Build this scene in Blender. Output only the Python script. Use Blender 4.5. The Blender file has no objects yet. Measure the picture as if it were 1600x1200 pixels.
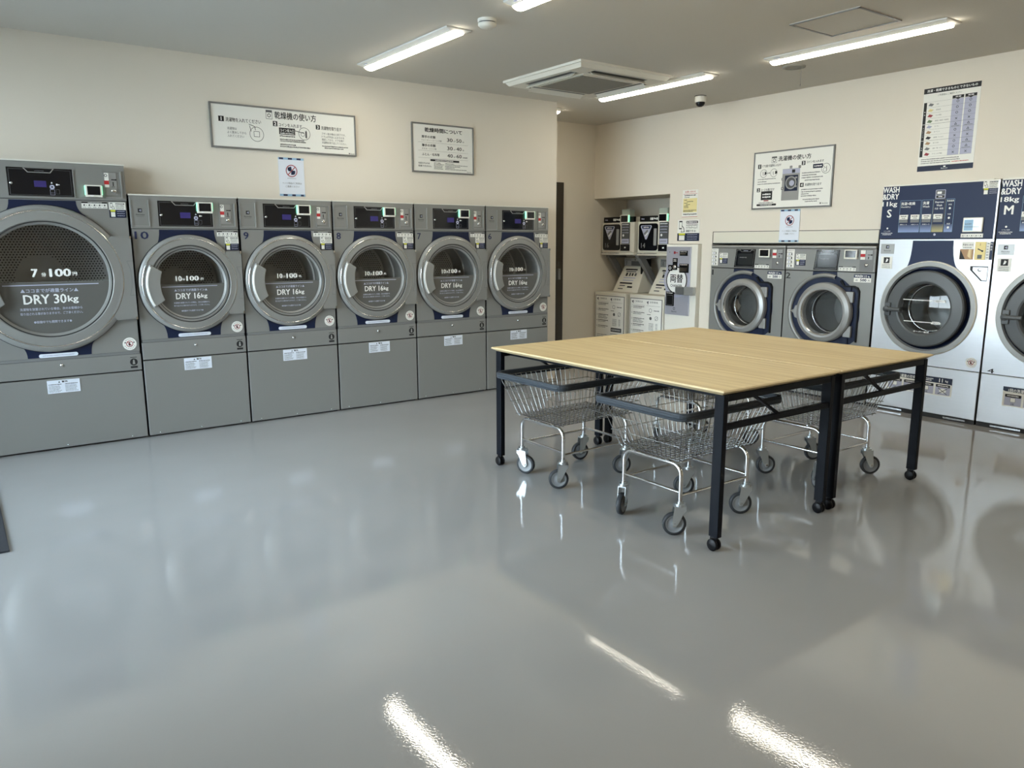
import bpy, bmesh, math, random
from mathutils import Matrix, Vector
random.seed(7)
SC = bpy.context.scene
COL = SC.collection
PI = math.pi

# ---------------------------------------------------------------- camera, world, light, exposure
cd = bpy.data.cameras.new('camera'); cam = bpy.data.objects.new('camera', cd); COL.objects.link(cam)
F, YAW, PIT, ROL = 1195.1, 0.6310, 0.18428, -0.00132
cd.sensor_width = 36; cd.lens = F / 1600 * 36; cd.clip_start = .05; cd.clip_end = 200
f = Vector((math.sin(YAW) * math.cos(PIT), math.cos(YAW) * math.cos(PIT), -math.sin(PIT)))
r = Vector((math.cos(YAW), -math.sin(YAW), 0)); u = r.cross(f)
r2 = r * math.cos(ROL) + u * math.sin(ROL); u2 = u * math.cos(ROL) - r * math.sin(ROL)
M = Matrix((r2, u2, -f)).transposed().to_4x4(); M.translation = (0, 0, 1.35)
cam.matrix_world = M
SC.camera = cam

W = bpy.data.worlds.new('sky'); SC.world = W; W.use_nodes = True
nt = W.node_tree; bg = nt.nodes['Background']
tc = nt.nodes.new('ShaderNodeTexCoord'); sx = nt.nodes.new('ShaderNodeSeparateXYZ'); rp = nt.nodes.new('ShaderNodeValToRGB')
nt.links.new(tc.outputs['Generated'], sx.inputs[0]); nt.links.new(sx.outputs['Z'], rp.inputs[0]); nt.links.new(rp.outputs[0], bg.inputs[0])
rp.color_ramp.elements[0].position = 0.0; rp.color_ramp.elements[0].color = (.85, .92, 1, 1)
rp.color_ramp.elements[1].position = 0.7; rp.color_ramp.elements[1].color = (.55, .75, 1, 1)
bg.inputs[1].default_value = 21.0
LAMP_POWER = 21.5
SC.view_settings.view_transform = 'Standard'; SC.view_settings.look = 'None'
SC.view_settings.gamma = 1; SC.view_settings.use_curve_mapping = False
SC.view_settings.exposure = 0.13
try:
    SC.cycles.max_bounces = 10; SC.cycles.transparent_max_bounces = 16; SC.cycles.use_denoising = True
    SC.cycles.sample_clamp_indirect = 6; SC.cycles.caustics_reflective = False
except Exception: pass

# ---------------------------------------------------------------- materials
def s2l(c):
    return tuple((v / 255 / 12.92 if v / 255 <= .04045 else ((v / 255 + .055) / 1.055) ** 2.4) for v in c)
def mat(name, rgb, rough=.5, metal=0, emit=None, es=0, spec=.5, bump=0, bscale=200, var=0, coat=0, stretch=None):
    m = bpy.data.materials.new(name); m.use_nodes = True; n = m.node_tree; b = n.nodes['Principled BSDF']
    c = (*rgb, 1)
    b.inputs['Base Color'].default_value = c; b.inputs['Roughness'].default_value = rough; b.inputs['Metallic'].default_value = metal
    b.inputs['Specular IOR Level'].default_value = spec
    if coat: b.inputs['Coat Weight'].default_value = coat; b.inputs['Coat Roughness'].default_value = .05
    if emit: b.inputs['Emission Color'].default_value = (*emit, 1); b.inputs['Emission Strength'].default_value = es
    if bump or var:
        t = n.nodes.new('ShaderNodeTexCoord'); no = n.nodes.new('ShaderNodeTexNoise'); no.inputs['Scale'].default_value = bscale
        no.inputs['Detail'].default_value = 3
        src = t.outputs['Object']
        if stretch:
            mp = n.nodes.new('ShaderNodeMapping'); mp.inputs['Scale'].default_value = stretch; n.links.new(src, mp.inputs[0]); src = mp.outputs[0]
        n.links.new(src, no.inputs['Vector'])
        if bump:
            bp = n.nodes.new('ShaderNodeBump'); bp.inputs['Strength'].default_value = bump; bp.inputs['Distance'].default_value = .002
            n.links.new(no.outputs['Fac'], bp.inputs['Height']); n.links.new(bp.outputs[0], b.inputs['Normal'])
        if var:
            mx = n.nodes.new('ShaderNodeMix'); mx.data_type = 'RGBA'
            mx.inputs['A'].default_value = (*[v * (1 - var) for v in rgb], 1); mx.inputs['B'].default_value = (*[min(1, v * (1 + var)) for v in rgb], 1)
            n.links.new(no.outputs['Fac'], mx.inputs['Factor']); n.links.new(mx.outputs['Result'], b.inputs['Base Color'])
    return m
def glass_mat(name, tint, refl=1.5, rough=.0):
    m = bpy.data.materials.new(name); m.use_nodes = True; n = m.node_tree; n.nodes.clear()
    o = n.nodes.new('ShaderNodeOutputMaterial'); mx = n.nodes.new('ShaderNodeMixShader'); t = n.nodes.new('ShaderNodeBsdfTransparent')
    g = n.nodes.new('ShaderNodeBsdfGlossy'); fr = n.nodes.new('ShaderNodeFresnel'); fr.inputs[0].default_value = refl
    t.inputs[0].default_value = (*tint, 1); g.inputs['Roughness'].default_value = rough
    n.links.new(fr.outputs[0], mx.inputs[0]); n.links.new(t.outputs[0], mx.inputs[1]); n.links.new(g.outputs[0], mx.inputs[2]); n.links.new(mx.outputs[0], o.inputs[0])
    return m
def film_mat(name, rgb, alpha, rough=.3):
    m = mat(name, rgb, rough); m.node_tree.nodes['Principled BSDF'].inputs['Alpha'].default_value = alpha; return m
def wood_mat():
    m = mat('pale_oak_laminate', (.5, .38, .2), .42); n = m.node_tree; b = n.nodes['Principled BSDF']
    t = n.nodes.new('ShaderNodeTexCoord'); mp = n.nodes.new('ShaderNodeMapping'); mp.inputs['Scale'].default_value = (26, .7, 1)
    a = n.nodes.new('ShaderNodeTexNoise'); a.inputs['Scale'].default_value = 2.2; a.inputs['Detail'].default_value = 5; a.inputs['Distortion'].default_value = .35
    c = n.nodes.new('ShaderNodeValToRGB')
    c.color_ramp.elements[0].position = .3; c.color_ramp.elements[0].color = (*s2l((203, 176, 124)), 1)
    c.color_ramp.elements[1].position = .7; c.color_ramp.elements[1].color = (*s2l((233, 212, 164)), 1)
    n.links.new(t.outputs['Object'], mp.inputs[0]); n.links.new(mp.outputs[0], a.inputs[0]); n.links.new(a.outputs['Fac'], c.inputs[0]); n.links.new(c.outputs[0], b.inputs['Base Color'])
    return m
def floor_mat():
    m = mat('grey_epoxy', (.35, .355, .35), .03, spec=1.0); n = m.node_tree; b = n.nodes['Principled BSDF']
    t = n.nodes.new('ShaderNodeTexCoord')
    a = n.nodes.new('ShaderNodeTexNoise'); a.inputs['Scale'].default_value = 140; a.inputs['Detail'].default_value = 2
    a2 = n.nodes.new('ShaderNodeTexNoise'); a2.inputs['Scale'].default_value = 3.0; a2.inputs['Detail'].default_value = 1
    mul = n.nodes.new('ShaderNodeMath'); mul.operation = 'MULTIPLY_ADD'; mul.inputs[1].default_value = 3
    bp = n.nodes.new('ShaderNodeBump'); bp.inputs['Strength'].default_value = .22; bp.inputs['Distance'].default_value = .0005
    n.links.new(t.outputs['Object'], a.inputs[0]); n.links.new(t.outputs['Object'], a2.inputs[0])
    n.links.new(a2.outputs['Fac'], mul.inputs[0]); n.links.new(a.outputs['Fac'], mul.inputs[2])
    n.links.new(mul.outputs[0], bp.inputs['Height']); n.links.new(bp.outputs[0], b.inputs['Normal'])
    v = n.nodes.new('ShaderNodeTexNoise'); v.inputs['Scale'].default_value = 1.1; v.inputs['Detail'].default_value = 6
    cr = n.nodes.new('ShaderNodeValToRGB'); cr.color_ramp.elements[0].position = .3; cr.color_ramp.elements[0].color = (.325, .318, .312, 1)
    cr.color_ramp.elements[1].position = .7; cr.color_ramp.elements[1].color = (.35, .343, .337, 1)
    n.links.new(t.outputs['Object'], v.inputs[0]); n.links.new(v.outputs['Fac'], cr.inputs[0]); n.links.new(cr.outputs[0], b.inputs['Base Color'])
    return m
m_floor = floor_mat()
m_wall = mat('cream_wallpaper', s2l((226, 218, 204)), .85, bump=.25, bscale=160)
m_ceil = mat('white_ceiling_paper', s2l((208, 203, 193)), .9, bump=.2, bscale=120)
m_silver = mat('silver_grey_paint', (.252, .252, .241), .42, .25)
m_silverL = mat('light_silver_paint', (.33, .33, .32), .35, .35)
m_ring = mat('silver_door_ring', (.285, .285, .272), .4, .3)
m_dark = mat('dark_gap', (.012, .012, .013), .6)
m_black = mat('black_plastic', (.005, .005, .006), .4, spec=.18)
m_gloss = mat('black_gloss_panel', (.006, .007, .01), .08)
m_navy = mat('navy_panel', s2l((18, 29, 56)), .4, spec=.35)
m_navyW = mat('navy_sheet', s2l((27, 40, 72)), .45, spec=.3)
m_steel = mat('brushed_stainless', (.62, .635, .66), .33, .55, var=.05, bscale=6, stretch=(1, 1, 30))
m_wire = mat('zinc_wire', (.42, .43, .43), .25, 1)
m_chrome = mat('chrome', (.72, .73, .74), .14, 1)
m_zinc = mat('zinc_plate', (.62, .66, .68), .28, .9)
m_alum = mat('aluminium_frame', (.21, .21, .205), .45, .5)
m_white = mat('white_plastic', s2l((232, 229, 218)), .4)
m_off = mat('ivory_enamel', s2l((222, 217, 202)), .4)
m_paper = mat('white_print_paper', s2l((236, 235, 228)), .6)
m_paperB = mat('bluish_paper', s2l((224, 230, 240)), .5)
m_ink = mat('black_ink', (.008, .008, .009), .6)
m_inkG = mat('grey_ink', (.11, .11, .11), .6)
m_inkN = mat('navy_ink', s2l((22, 34, 74)), .5)
m_inkW = mat('white_ink', s2l((240, 240, 236)), .5)
m_inkB = mat('pale_blue_ink', s2l((150, 186, 214)), .5)
m_red = mat('red_ink', s2l((184, 40, 44)), .5)
m_maroon = mat('dark_red_ink', s2l((150, 40, 52)), .5)
m_yel = mat('pale_yellow_ink', s2l((232, 218, 158)), .6)
m_yel2 = mat('lime_yellow_ink', s2l((206, 206, 60)), .6)
m_gold = mat('gold_print', s2l((150, 140, 92)), .4)
m_lav = mat('lavender_ink', s2l((178, 180, 200)), .6)
m_tan = mat('tan_ink', s2l((176, 140, 104)), .6)
m_grn = mat('green_ink', s2l((110, 130, 96)), .6)
m_cream = mat('cream_plate', s2l((238, 218, 150)), .5)
m_glow = mat('green_reader_light', (.1, .5, .25), .4, emit=(.35, 1, .6), es=1.3)
m_screen = mat('violet_lcd', (.02, .015, .08), .2, emit=(.12, .10, .5), es=.12)
m_screenW = mat('pale_lcd', (.5, .6, .62), .2, emit=(.75, .88, .9), es=.55)
m_darkscr = mat('dark_touchscreen', (.02, .022, .024), .12)
m_drum = mat('drum_steel', (.75, .75, .73), .5, .1)
m_drumD = mat('drum_inner_dark', (.35, .35, .34), .45, .1)
m_rubber = mat('rubber_gasket', (.02, .021, .022), .5)
m_greyplastic = mat('grey_door_plastic', (.075, .08, .082), .4)
m_glass = glass_mat('tinted_door_glass', (.95, .95, .94), 1.4)
m_glassC = glass_mat('clear_door_glass', (.8, .82, .83), 1.5)
m_pane = glass_mat('window_glass', (.93, .96, .95), 1.45)
m_film = film_mat('smoke_film', (.15, .148, .138), .78, .25)
m_wood = wood_mat()
m_edge = mat('pale_edge_band', s2l((214, 192, 150)), .4)
m_frameB = mat('black_powder_coat', (.005, .006, .009), .45, spec=.10)
m_rim = mat('grey_rubber_bumper', (.046, .054, .064), .5, spec=.18)
m_tyre = mat('grey_tyre', (.03, .032, .035), .5, spec=.3)
m_hub = mat('grey_hub', (.22, .228, .235), .5)
m_lamp = mat('led_diffuser', (.9, .9, .85), .5, emit=(1, .93, .77), es=LAMP_POWER)
m_lampbase = mat('white_lamp_body', s2l((235, 233, 226)), .45)
m_acgrey = mat('intake_grille_grey', s2l((150, 148, 140)), .6)
m_brown = mat('dark_brown_door', s2l((46, 38, 26)), .4)
m_mat = mat('black_ribbed_mat', (.012, .014, .02), .8, bump=1, bscale=60, stretch=(1, 6, 1))
m_mint = mat('pale_mint_box', s2l((178, 188, 176)), .5)
m_grey = mat('mid_grey_steel', (.18, .18, .18), .5)
m_changer = mat('silver_lavender_face', s2l((176, 176, 186)), .35, .3)
m_pave = mat('concrete_paving', (.25, .25, .24), .8, var=.12, bscale=2)

# ---------------------------------------------------------------- mesh helpers
FC = bpy.data.curves.new('font', 'FONT'); FC.resolution_u = 2
FO = bpy.data.objects.new('font', FC)
_tc = {}
def glyphs(s, bold):
    k = (s, bold)
    if k not in _tc:
        FC.body = s; FC.offset = bold
        me = bpy.data.meshes.new_from_object(FO)
        vs = [tuple(v.co) for v in me.vertices]; fs = [tuple(p.vertices) for p in me.polygons]
        bpy.data.meshes.remove(me)
        _tc[k] = (vs, fs, min(v[0] for v in vs), max(v[0] for v in vs), min(v[1] for v in vs), max(v[1] for v in vs))
    return _tc[k]
class MB:
    def __init__(s): s.v = []; s.f = []; s.m = []; s.sm = []; s.mats = []
    def mi(s, m):
        if m not in s.mats: s.mats.append(m)
        return s.mats.index(m)
    def add(s, vs, fs, m, smooth=False):
        o = len(s.v); k = s.mi(m); s.v += [tuple(v) for v in vs]
        for fc in fs: s.f.append(tuple(i + o for i in fc)); s.m.append(k); s.sm.append(smooth)
        return s
    def box(s, x0, x1, y0, y1, z0, z1, m):
        v = [(x, y, z) for x in (x0, x1) for y in (y0, y1) for z in (z0, z1)]
        return s.add(v, [(0, 1, 3, 2), (4, 6, 7, 5), (0, 4, 5, 1), (2, 3, 7, 6), (0, 2, 6, 4), (1, 5, 7, 3)], m)
    def quad(s, x0, x1, z0, z1, y, m):            # flat in the xz plane, facing -y
        return s.add([(x0, y, z0), (x1, y, z0), (x1, y, z1), (x0, y, z1)], [(0, 1, 2, 3)], m)
    def flat(s, pts, y, m):                        # polygon in xz plane, facing -y (any winding)
        a = sum(pts[i][0] * pts[(i + 1) % len(pts)][1] - pts[(i + 1) % len(pts)][0] * pts[i][1] for i in range(len(pts)))
        p = pts if a > 0 else pts[::-1]
        return s.add([(x, y, z) for x, z in p], [tuple(range(len(p)))], m)
    def prism(s, pts, y0, y1, m):                  # xz polygon extruded y0 (front) .. y1
        a = sum(pts[i][0] * pts[(i + 1) % len(pts)][1] - pts[(i + 1) % len(pts)][0] * pts[i][1] for i in range(len(pts)))
        p = pts if a > 0 else pts[::-1]; n = len(p)
        v = [(x, y0, z) for x, z in p] + [(x, y1, z) for x, z in p]
        return s.add(v, [tuple(range(n)), tuple(range(2 * n - 1, n - 1, -1))] + [(i, i + n, (i + 1) % n + n, (i + 1) % n) for i in range(n)], m)
    def lathe(s, cx, cz, prof, m, n=64, a0=0, a1=2 * PI, smooth=True, sharp=False):   # profile (r, y) turned about a y axis
        full = abs(a1 - a0 - 2 * PI) < 1e-6; k = n if full else n + 1
        if sharp and len(prof) > 2:
            for j in range(len(prof) - 1): s.lathe(cx, cz, prof[j:j + 2], m, n, a0, a1, True)
            return s
        v = []
        for rr, y in prof:
            for i in range(k):
                a = a0 + (a1 - a0) * i / n; v.append((cx + rr * math.cos(a), y, cz + rr * math.sin(a)))
        fs = []
        for j in range(len(prof) - 1):
            for i in range(n):
                i2 = (i + 1) % k; fs.append((j * k + i, j * k + i2, (j + 1) * k + i2, (j + 1) * k + i))
        return s.add(v, [q[::-1] for q in fs], m, smooth)
    def disc(s, cx, cz, rr, y, m, n=32, sz=1):
        return s.flat([(cx + rr * math.cos(2 * PI * i / n), cz + rr * sz * math.sin(2 * PI * i / n)) for i in range(n)], y, m)
    def ringflat(s, cx, cz, r0, r1, y, m, n=32, a0=0, a1=2 * PI):
        return s.lathe(cx, cz, [(r1, y), (r0, y)], m, n, a0, a1, False)
    def line(s, x0, z0, x1, z1, w, y, m):
        dx, dz = x1 - x0, z1 - z0; L = math.hypot(dx, dz) or 1; px, pz = -dz / L * w / 2, dx / L * w / 2
        return s.flat([(x0 + px, z0 + pz), (x0 - px, z0 - pz), (x1 - px, z1 - pz), (x1 + px, z1 + pz)], y, m)
    def rect(s, x0, x1, z0, z1, w, y, m):
        s.line(x0, z0, x1, z0, w, y, m); s.line(x0, z1, x1, z1, w, y, m); s.line(x0, z0, x0, z1, w, y, m); return s.line(x1, z0, x1, z1, w, y, m)
    def text(s, t, x, z, y, m, h=None, w=None, al='c', bold=0.0, maxw=None):   # bbox-fitted, centred on z
        cjk = any(ord(q) > 0x2E80 for q in t)
        vs, fs, a, b, c, d = glyphs(t, 0.0)
        sy = h / (d - c) if h else None; sx = w / (b - a) if w else None
        if sy is None: sy = sx
        if sx is None: sx = sy
        if maxw and sx * (b - a) > maxw: sx = maxw / (b - a)
        ox = x - {'l': a, 'c': (a + b) / 2, 'r': b}[al] * sx; oz = z - (c + d) / 2 * sy
        e = bold * (1.7 if cjk else 1.3)
        for k, q in enumerate(((-e, 0), (e, 0), (0, -e * .6), (0, e * .6)) if e else ((0, 0),)):      # dense glyphs are thickened by overprinting
            s.add([(ox + (p[0] + q[0]) * sx, y - .00002 * k, oz + (p[1] + q[1]) * sy) for p in vs], fs, m)
        return s
    def scrib(s, x0, x1, z, h, y, m):              # a line of print too small to read
        x = x0
        while x < x1 - h * .4:
            w = h * random.uniform(.45, .95); w = min(w, x1 - x)
            s.quad(x, x + w, z - h / 2 * random.uniform(.5, 1), z + h / 2 * random.uniform(.5, 1), y, m); x += w + h * random.uniform(.12, .3)
        return s
    def tube(s, path, rad, m, n=8, cap=True, closed=False):
        P = [Vector(p) for p in path]; k = len(P); v = []; up = None
        for i in range(k):
            if closed: t = (P[(i + 1) % k] - P[i - 1]).normalized()
            else: t = (P[min(i + 1, k - 1)] - P[max(i - 1, 0)]).normalized()
            if up is None: up = Vector((0, 0, 1)) if abs(t.z) < .9 else Vector((1, 0, 0))
            a = (up - t * up.dot(t)).normalized(); up = a; b = t.cross(a)
            v += [tuple(P[i] + (a * math.cos(2 * PI * j / n) + b * math.sin(2 * PI * j / n)) * rad) for j in range(n)]
        fs = []
        for i in range(k if closed else k - 1):
            i2 = (i + 1) % k
            for j in range(n): fs.append((i * n + j, i * n + (j + 1) % n, i2 * n + (j + 1) % n, i2 * n + j))
        s.add(v, fs, m, True)
        if cap and not closed:
            s.add(v[:n], [tuple(range(n - 1, -1, -1))], m); s.add(v[-n:], [tuple(range(n))], m)
        return s
    def platehole(s, x0, x1, z0, z1, cx, cz, rr, y, m, n=96):
        A = sorted(set([2 * PI * i / n for i in range(n)] + [math.atan2(zz - cz, xx - cx) % (2 * PI) for xx in (x0, x1) for zz in (z0, z1)]))
        I = []; O = []
        for a in A:
            c, d = math.cos(a), math.sin(a); t = 1e9
            if c > 1e-9: t = min(t, (x1 - cx) / c)
            if c < -1e-9: t = min(t, (x0 - cx) / c)
            if d > 1e-9: t = min(t, (z1 - cz) / d)
            if d < -1e-9: t = min(t, (z0 - cz) / d)
            I.append((cx + rr * c, y, cz + rr * d)); O.append((cx + t * c, y, cz + t * d))
        k = len(A)
        return s.add(I + O, [(i, (i + 1) % k, (i + 1) % k + k, i + k)[::-1] for i in range(k)], m)
    def build(s, name, parent=None, bevel=0, seg=2):
        me = bpy.data.meshes.new(name); me.from_pydata(s.v, [], s.f)
        for m in s.mats: me.materials.append(m)
        me.polygons.foreach_set('material_index', s.m); me.polygons.foreach_set('use_smooth', s.sm); me.update()
        o = bpy.data.objects.new(name, me); COL.objects.link(o)
        if parent: o.parent = parent
        if bevel:
            b = o.modifiers.new('bevel', 'BEVEL'); b.width = bevel; b.segments = seg; b.limit_method = 'ANGLE'; b.angle_limit = .6
        return o
def tag(o, label, cat, group=None, kind=None):
    o['label'] = label; o['category'] = cat
    if group: o['group'] = group
    if kind: o['kind'] = kind
    return o
def thing(name, loc, label, cat, group=None, rz=0):
    o = bpy.data.objects.new(name, None); COL.objects.link(o); o.location = loc; o.rotation_euler = (0, 0, rz); o.empty_display_size = .1
    return tag(o, label, cat, group)
def struct(mb, name, bevel=0, parent=None):
    o = mb.build(name, parent, bevel); o['kind'] = 'structure'; return o
def copy_tree(o, parent=None):
    c = o.copy(); COL.objects.link(c)
    if parent: c.parent = parent
    for ch in list(o.children): copy_tree(ch, c)
    return c
def rrect(x0, x1, z0, z1, rad, n=5):
    p = []
    for cx, cz, a in ((x1 - rad, z1 - rad, 0), (x0 + rad, z1 - rad, PI / 2), (x0 + rad, z0 + rad, PI), (x1 - rad, z0 + rad, 1.5 * PI)):
        p += [(cx + rad * math.cos(a + PI / 2 * i / n), cz + rad * math.sin(a + PI / 2 * i / n)) for i in range(n + 1)]
    return p

# ---------------------------------------------------------------- the room
YA, XB, H = 5.7196, 6.0505, 2.637           # dryer fronts, washer fronts, ceiling
YW, XW, YR = 5.8546, 6.1033, 6.738          # dryer wall, washer wall, recess wall
XD = 1.0187                                 # left edge of the small dryers
WD = .7174
XL, YN = -1.4, -2.6                         # storefront side, wall behind the photographer
struct(MB().box(XL, 7.2, YN, YR + .12, -.12, 0, m_floor), 'floor')
struct(MB().box(XL - .12, 7.2, YN - .12, YR + .12, H, H + .12, m_ceil), 'ceiling')
w = MB()
w.box(XL, XD - .99, YW, YW + .12, 0, H, m_wall)
w.box(XD - .99, XD, YW, YW + .12, 1.86, H, m_wall)
w.box(XD, XD + 5 * WD, YW, YW + .12, 1.672, H, m_wall)
w.box(XD + 5 * WD, 4.8085, YW, YW + .12, 0, H, m_wall)
struct(w, 'wall_left')
struct(MB().box(XL - .12, 7.2, YR, YR + .12, 0, H, m_wall), 'wall_recess')
w = MB()
ya, yb = 5.5858, 5.012
w.box(XW, 6.62, ya, YR, 1.829, H, m_wall)                    # over the alcove
w.box(6.62, 6.74, ya, YR, 0, H, m_wall)                      # alcove back
w.box(XW, 6.74, yb, 5.140, 0, H, m_wall); w.box(XW, 6.74, 5.560, ya, 0, H, m_wall); w.box(XW, 6.74, 5.140, 5.560, 1.322, H, m_wall)   # pier with the changer
w.box(XW, XW + .12, 3.318, yb, 1.442, H, m_wall)
w.box(XW, XW + .12, 1.55, 3.318, 1.783, H, m_wall)
w.box(XW, XW + .12, YN, 1.55, 0, H, m_wall)
struct(w, 'wall_right')
struct(MB().box(7.0, 7.2, YN, YR, 0, H, m_wall), 'wall_service')
struct(MB().box(XL - .12, 7.2, YN - .12, YN, 0, H, m_wall), 'wall_near')
# storefront on the entrance side
w = MB()
WH, W0Y, W1Y = 2.44, 2.2, 5.6
w.box(XL - .12, XL, YN, 6.74, WH, H, m_wall); w.box(XL - .12, XL, YN, W0Y, 0, WH, m_wall); w.box(XL - .12, XL, W1Y, 6.74, 0, WH, m_wall)
struct(w, 'wall_entrance')
for i in range(2):
    y0 = W0Y + i * 1.7; y1 = y0 + 1.7
    w = MB()
    w.box(XL - .09, XL - .03, y0, y1, 0, .07, m_alum).box(XL - .09, XL - .03, y0, y1, WH - .07, WH, m_alum)
    w.box(XL - .09, XL - .03, y0, y0 + .05,   .07, WH - .07, m_alum).box(XL - .09, XL - .03, y1 - .05, y1,   .07, WH - .07, m_alum)
    o = struct(w, 'window_%d' % (i + 1))
    MB().box(XL - .065, XL - .055, y0 + .05, y1 - .05,   .07, WH - .07, m_pane).build('pane', o)
struct(MB().box(XL - 14, XL - .12, -12, 16, -.14, -.02, m_pave), 'pavement')
# panel over the two small washers, dark joint round it
w = MB()
w.box(XW - .003, XW + .02, 3.33, 5.0, 1.333, 1.437, m_off)
w.box(XW + .004, XW + .02, 3.318, 5.012, 1.322, 1.442, m_dark)
struct(w, 'trim_1')
# brown door at the end of the recess
w = MB()
w.box(4.70, 5.612, YR - .035, YR, 0, 1.99, m_brown)
o = struct(w, 'door_1')
MB().box(4.76, 5.545, YR - .05, YR - .035, .02, 1.95, m_brown).build('door_leaf', o)
MB().box(5.5, 5.53, YR - .09, YR - .05, .93, 1.05, m_alum).build('door_handle', o)

# ---------------------------------------------------------------- shared bits of the machines (local frame: front at y = 0 facing -y)
def logo(b, cx, cz, s, y, m, sub=True):
    b.quad(cx - s, cx + s, cz - s, cz + s, y, m)
    b.flat([(cx - s * .5, cz), (cx + s * .15, cz + s * .6), (cx + s * .15, cz - s * .6)], y - .0004, m_lav)
    b.quad(cx + s * .35, cx + s * .6, cz - s * .6, cz + s * .6, y - .0004, m_lav)
    b.text('Electrolux', cx, cz - s * 2.15, y, m, w=s * 4.2, bold=.01)
    if sub: b.scrib(cx - s * 1.9, cx + s * 1.9, cz - s * 3.1, s * .28, y, m_inkG)
def step_sticker(b, x0, x1, z0, z1, y, band=True):
    b.box(x0, x1, y, y + .003, z0, z1, m_paper); hh = z1 - z0; ww = x1 - x0; e = y - .0005
    if band: b.quad(x0, x1, z1 - hh * .22, z1, e, m_ink); b.scrib(x0 + ww * .25, x1 - ww * .2, z1 - hh * .11, hh * .1, e - .0004, m_inkW)
    for k in range(5):
        c = x0 + ww * (.1 + .2 * k); b.disc(c, z0 + hh * .48, hh * .13, e, m_ink, 10); b.quad(c - hh * .05, c + hh * .12, z0 + hh * .36, z0 + hh * .62, e - .0002, m_inkG)
        if k < 4: b.flat([(c + ww * .08, z0 + hh * .55), (c + ww * .08, z0 + hh * .4), (c + ww * .12, z0 + hh * .475)], e, m_ink)
        b.scrib(c - ww * .07, c + ww * .07, z0 + hh * .15, hh * .1, e, m_inkG)
def realtime_sticker(b, x0, x1, z0, z1, zs, y, big=False):
    e = y - .0006; ww = x1 - x0; h1 = z1 - zs; h2 = zs - z0
    b.box(x0, x1, y, y + .003, zs, z1, m_paper); b.box(x0, x1, y, y + .003, z0, zs, m_navy)
    b.flat(rrect(x0 + ww * .07, x0 + ww * .22, zs + h1 * .3, z1 - h1 * .08, ww * .015), e, m_ink)
    b.flat(rrect(x0 + ww * .085, x0 + ww * .205, zs + h1 * .38, z1 - h1 * .18, ww * .01), e - .0004, m_paper)
    b.flat([(x0 + ww * .16, zs + h1 * .06), (x0 + ww * .34, zs + h1 * .1), (x0 + ww * .3, zs + h1 * .4), (x0 + ww * .2, zs + h1 * .62), (x0 + ww * .2, zs + h1 * .3)], e - .0005, m_ink)
    b.flat([(x0 + ww * .19, zs + h1 * .1), (x0 + ww * .31, zs + h1 * .14), (x0 + ww * .28, zs + h1 * .36), (x0 + ww * .215, zs + h1 * .52)], e - .0008, m_paper)
    b.quad(x0 + ww * .4, x1 - ww * .07, z1 - h1 * .28, z1 - h1 * .1, e, m_ink)
    b.scrib(x0 + ww * .42, x1 - ww * .1, z1 - h1 * .19, h1 * .1, e - .0004, m_inkW)
    if big:
        b.scrib(x0 + ww * .4, x1 - ww * .07, z1 - h1 * .4, h1 * .07, e, m_ink)
        b.text('リアルタイムで', x0 + ww * .4, zs + h1 * .42, e, m_ink, h=h1 * .17, w=ww * .52, al='l', bold=.012)
        b.text('確認できる!', x0 + ww * .4, zs + h1 * .16, e, m_ink, h=h1 * .17, w=ww * .45, al='l', bold=.012)
    else:
        for k in range(3): b.scrib(x0 + ww * .4, x1 - ww * .08, zs + h1 * (.56 - .2 * k), h1 * .1, e, m_ink)
    b.quad(x0 + ww * .06, x0 + ww * .36, zs - h2 * .24, zs, e, m_yel2)
    b.quad(x0 + ww * .08, x0 + ww * .34, z0 + h2 * .1, z0 + h2 * .7, e, m_paper)      # blank field where the square code sits
    for k in range(3): b.scrib(x0 + ww * .45, x1 - ww * .08, zs - h2 * (.2 + .28 * k), h2 * .11, e, m_lav)
def no_hand_sticker(b, cx, cz, rr, y):
    b.lathe(cx, cz, [(rr, y + .003), (rr, y)], m_paper, 32); b.disc(cx, cz, rr, y, m_paper)
    e = y - .0005
    b.ringflat(cx, cz, rr * .40, rr * .5, e, m_maroon, 24); b.line(cx - rr * .3, cz + rr * .3, cx + rr * .3, cz - rr * .3, rr * .1, e - .0003, m_maroon)
    b.disc(cx, cz + rr * .18, rr * .12, e - .0001, m_ink, 10); b.flat([(cx - rr * .15, cz + .05 * rr), (cx + rr * .2, cz - rr * .05), (cx + rr * .05, cz - rr * .32), (cx - rr * .2, cz - rr * .2)], e - .0001, m_ink)
    for s in (-1, 1): b.disc(cx + s * rr * .62, cz + rr * .22, rr * .11, e, m_ink, 10)
    for k in range(7):
        a = PI * (1.15 + .7 * k / 6); b.quad(cx + rr * .75 * math.cos(a) - rr * .05, cx + rr * .75 * math.cos(a) + rr * .05, cz + rr * .75 * math.sin(a) - rr * .04, cz + rr * .75 * math.sin(a) + rr * .04, e, m_inkG)
        a = PI * (.25 + .5 * k / 6); b.quad(cx + rr * .75 * math.cos(a) - rr * .05, cx + rr * .75 * math.cos(a) + rr * .05, cz + rr * .75 * math.sin(a) - rr * .04, cz + rr * .75 * math.sin(a) + rr * .04, e, m_inkG)
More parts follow.
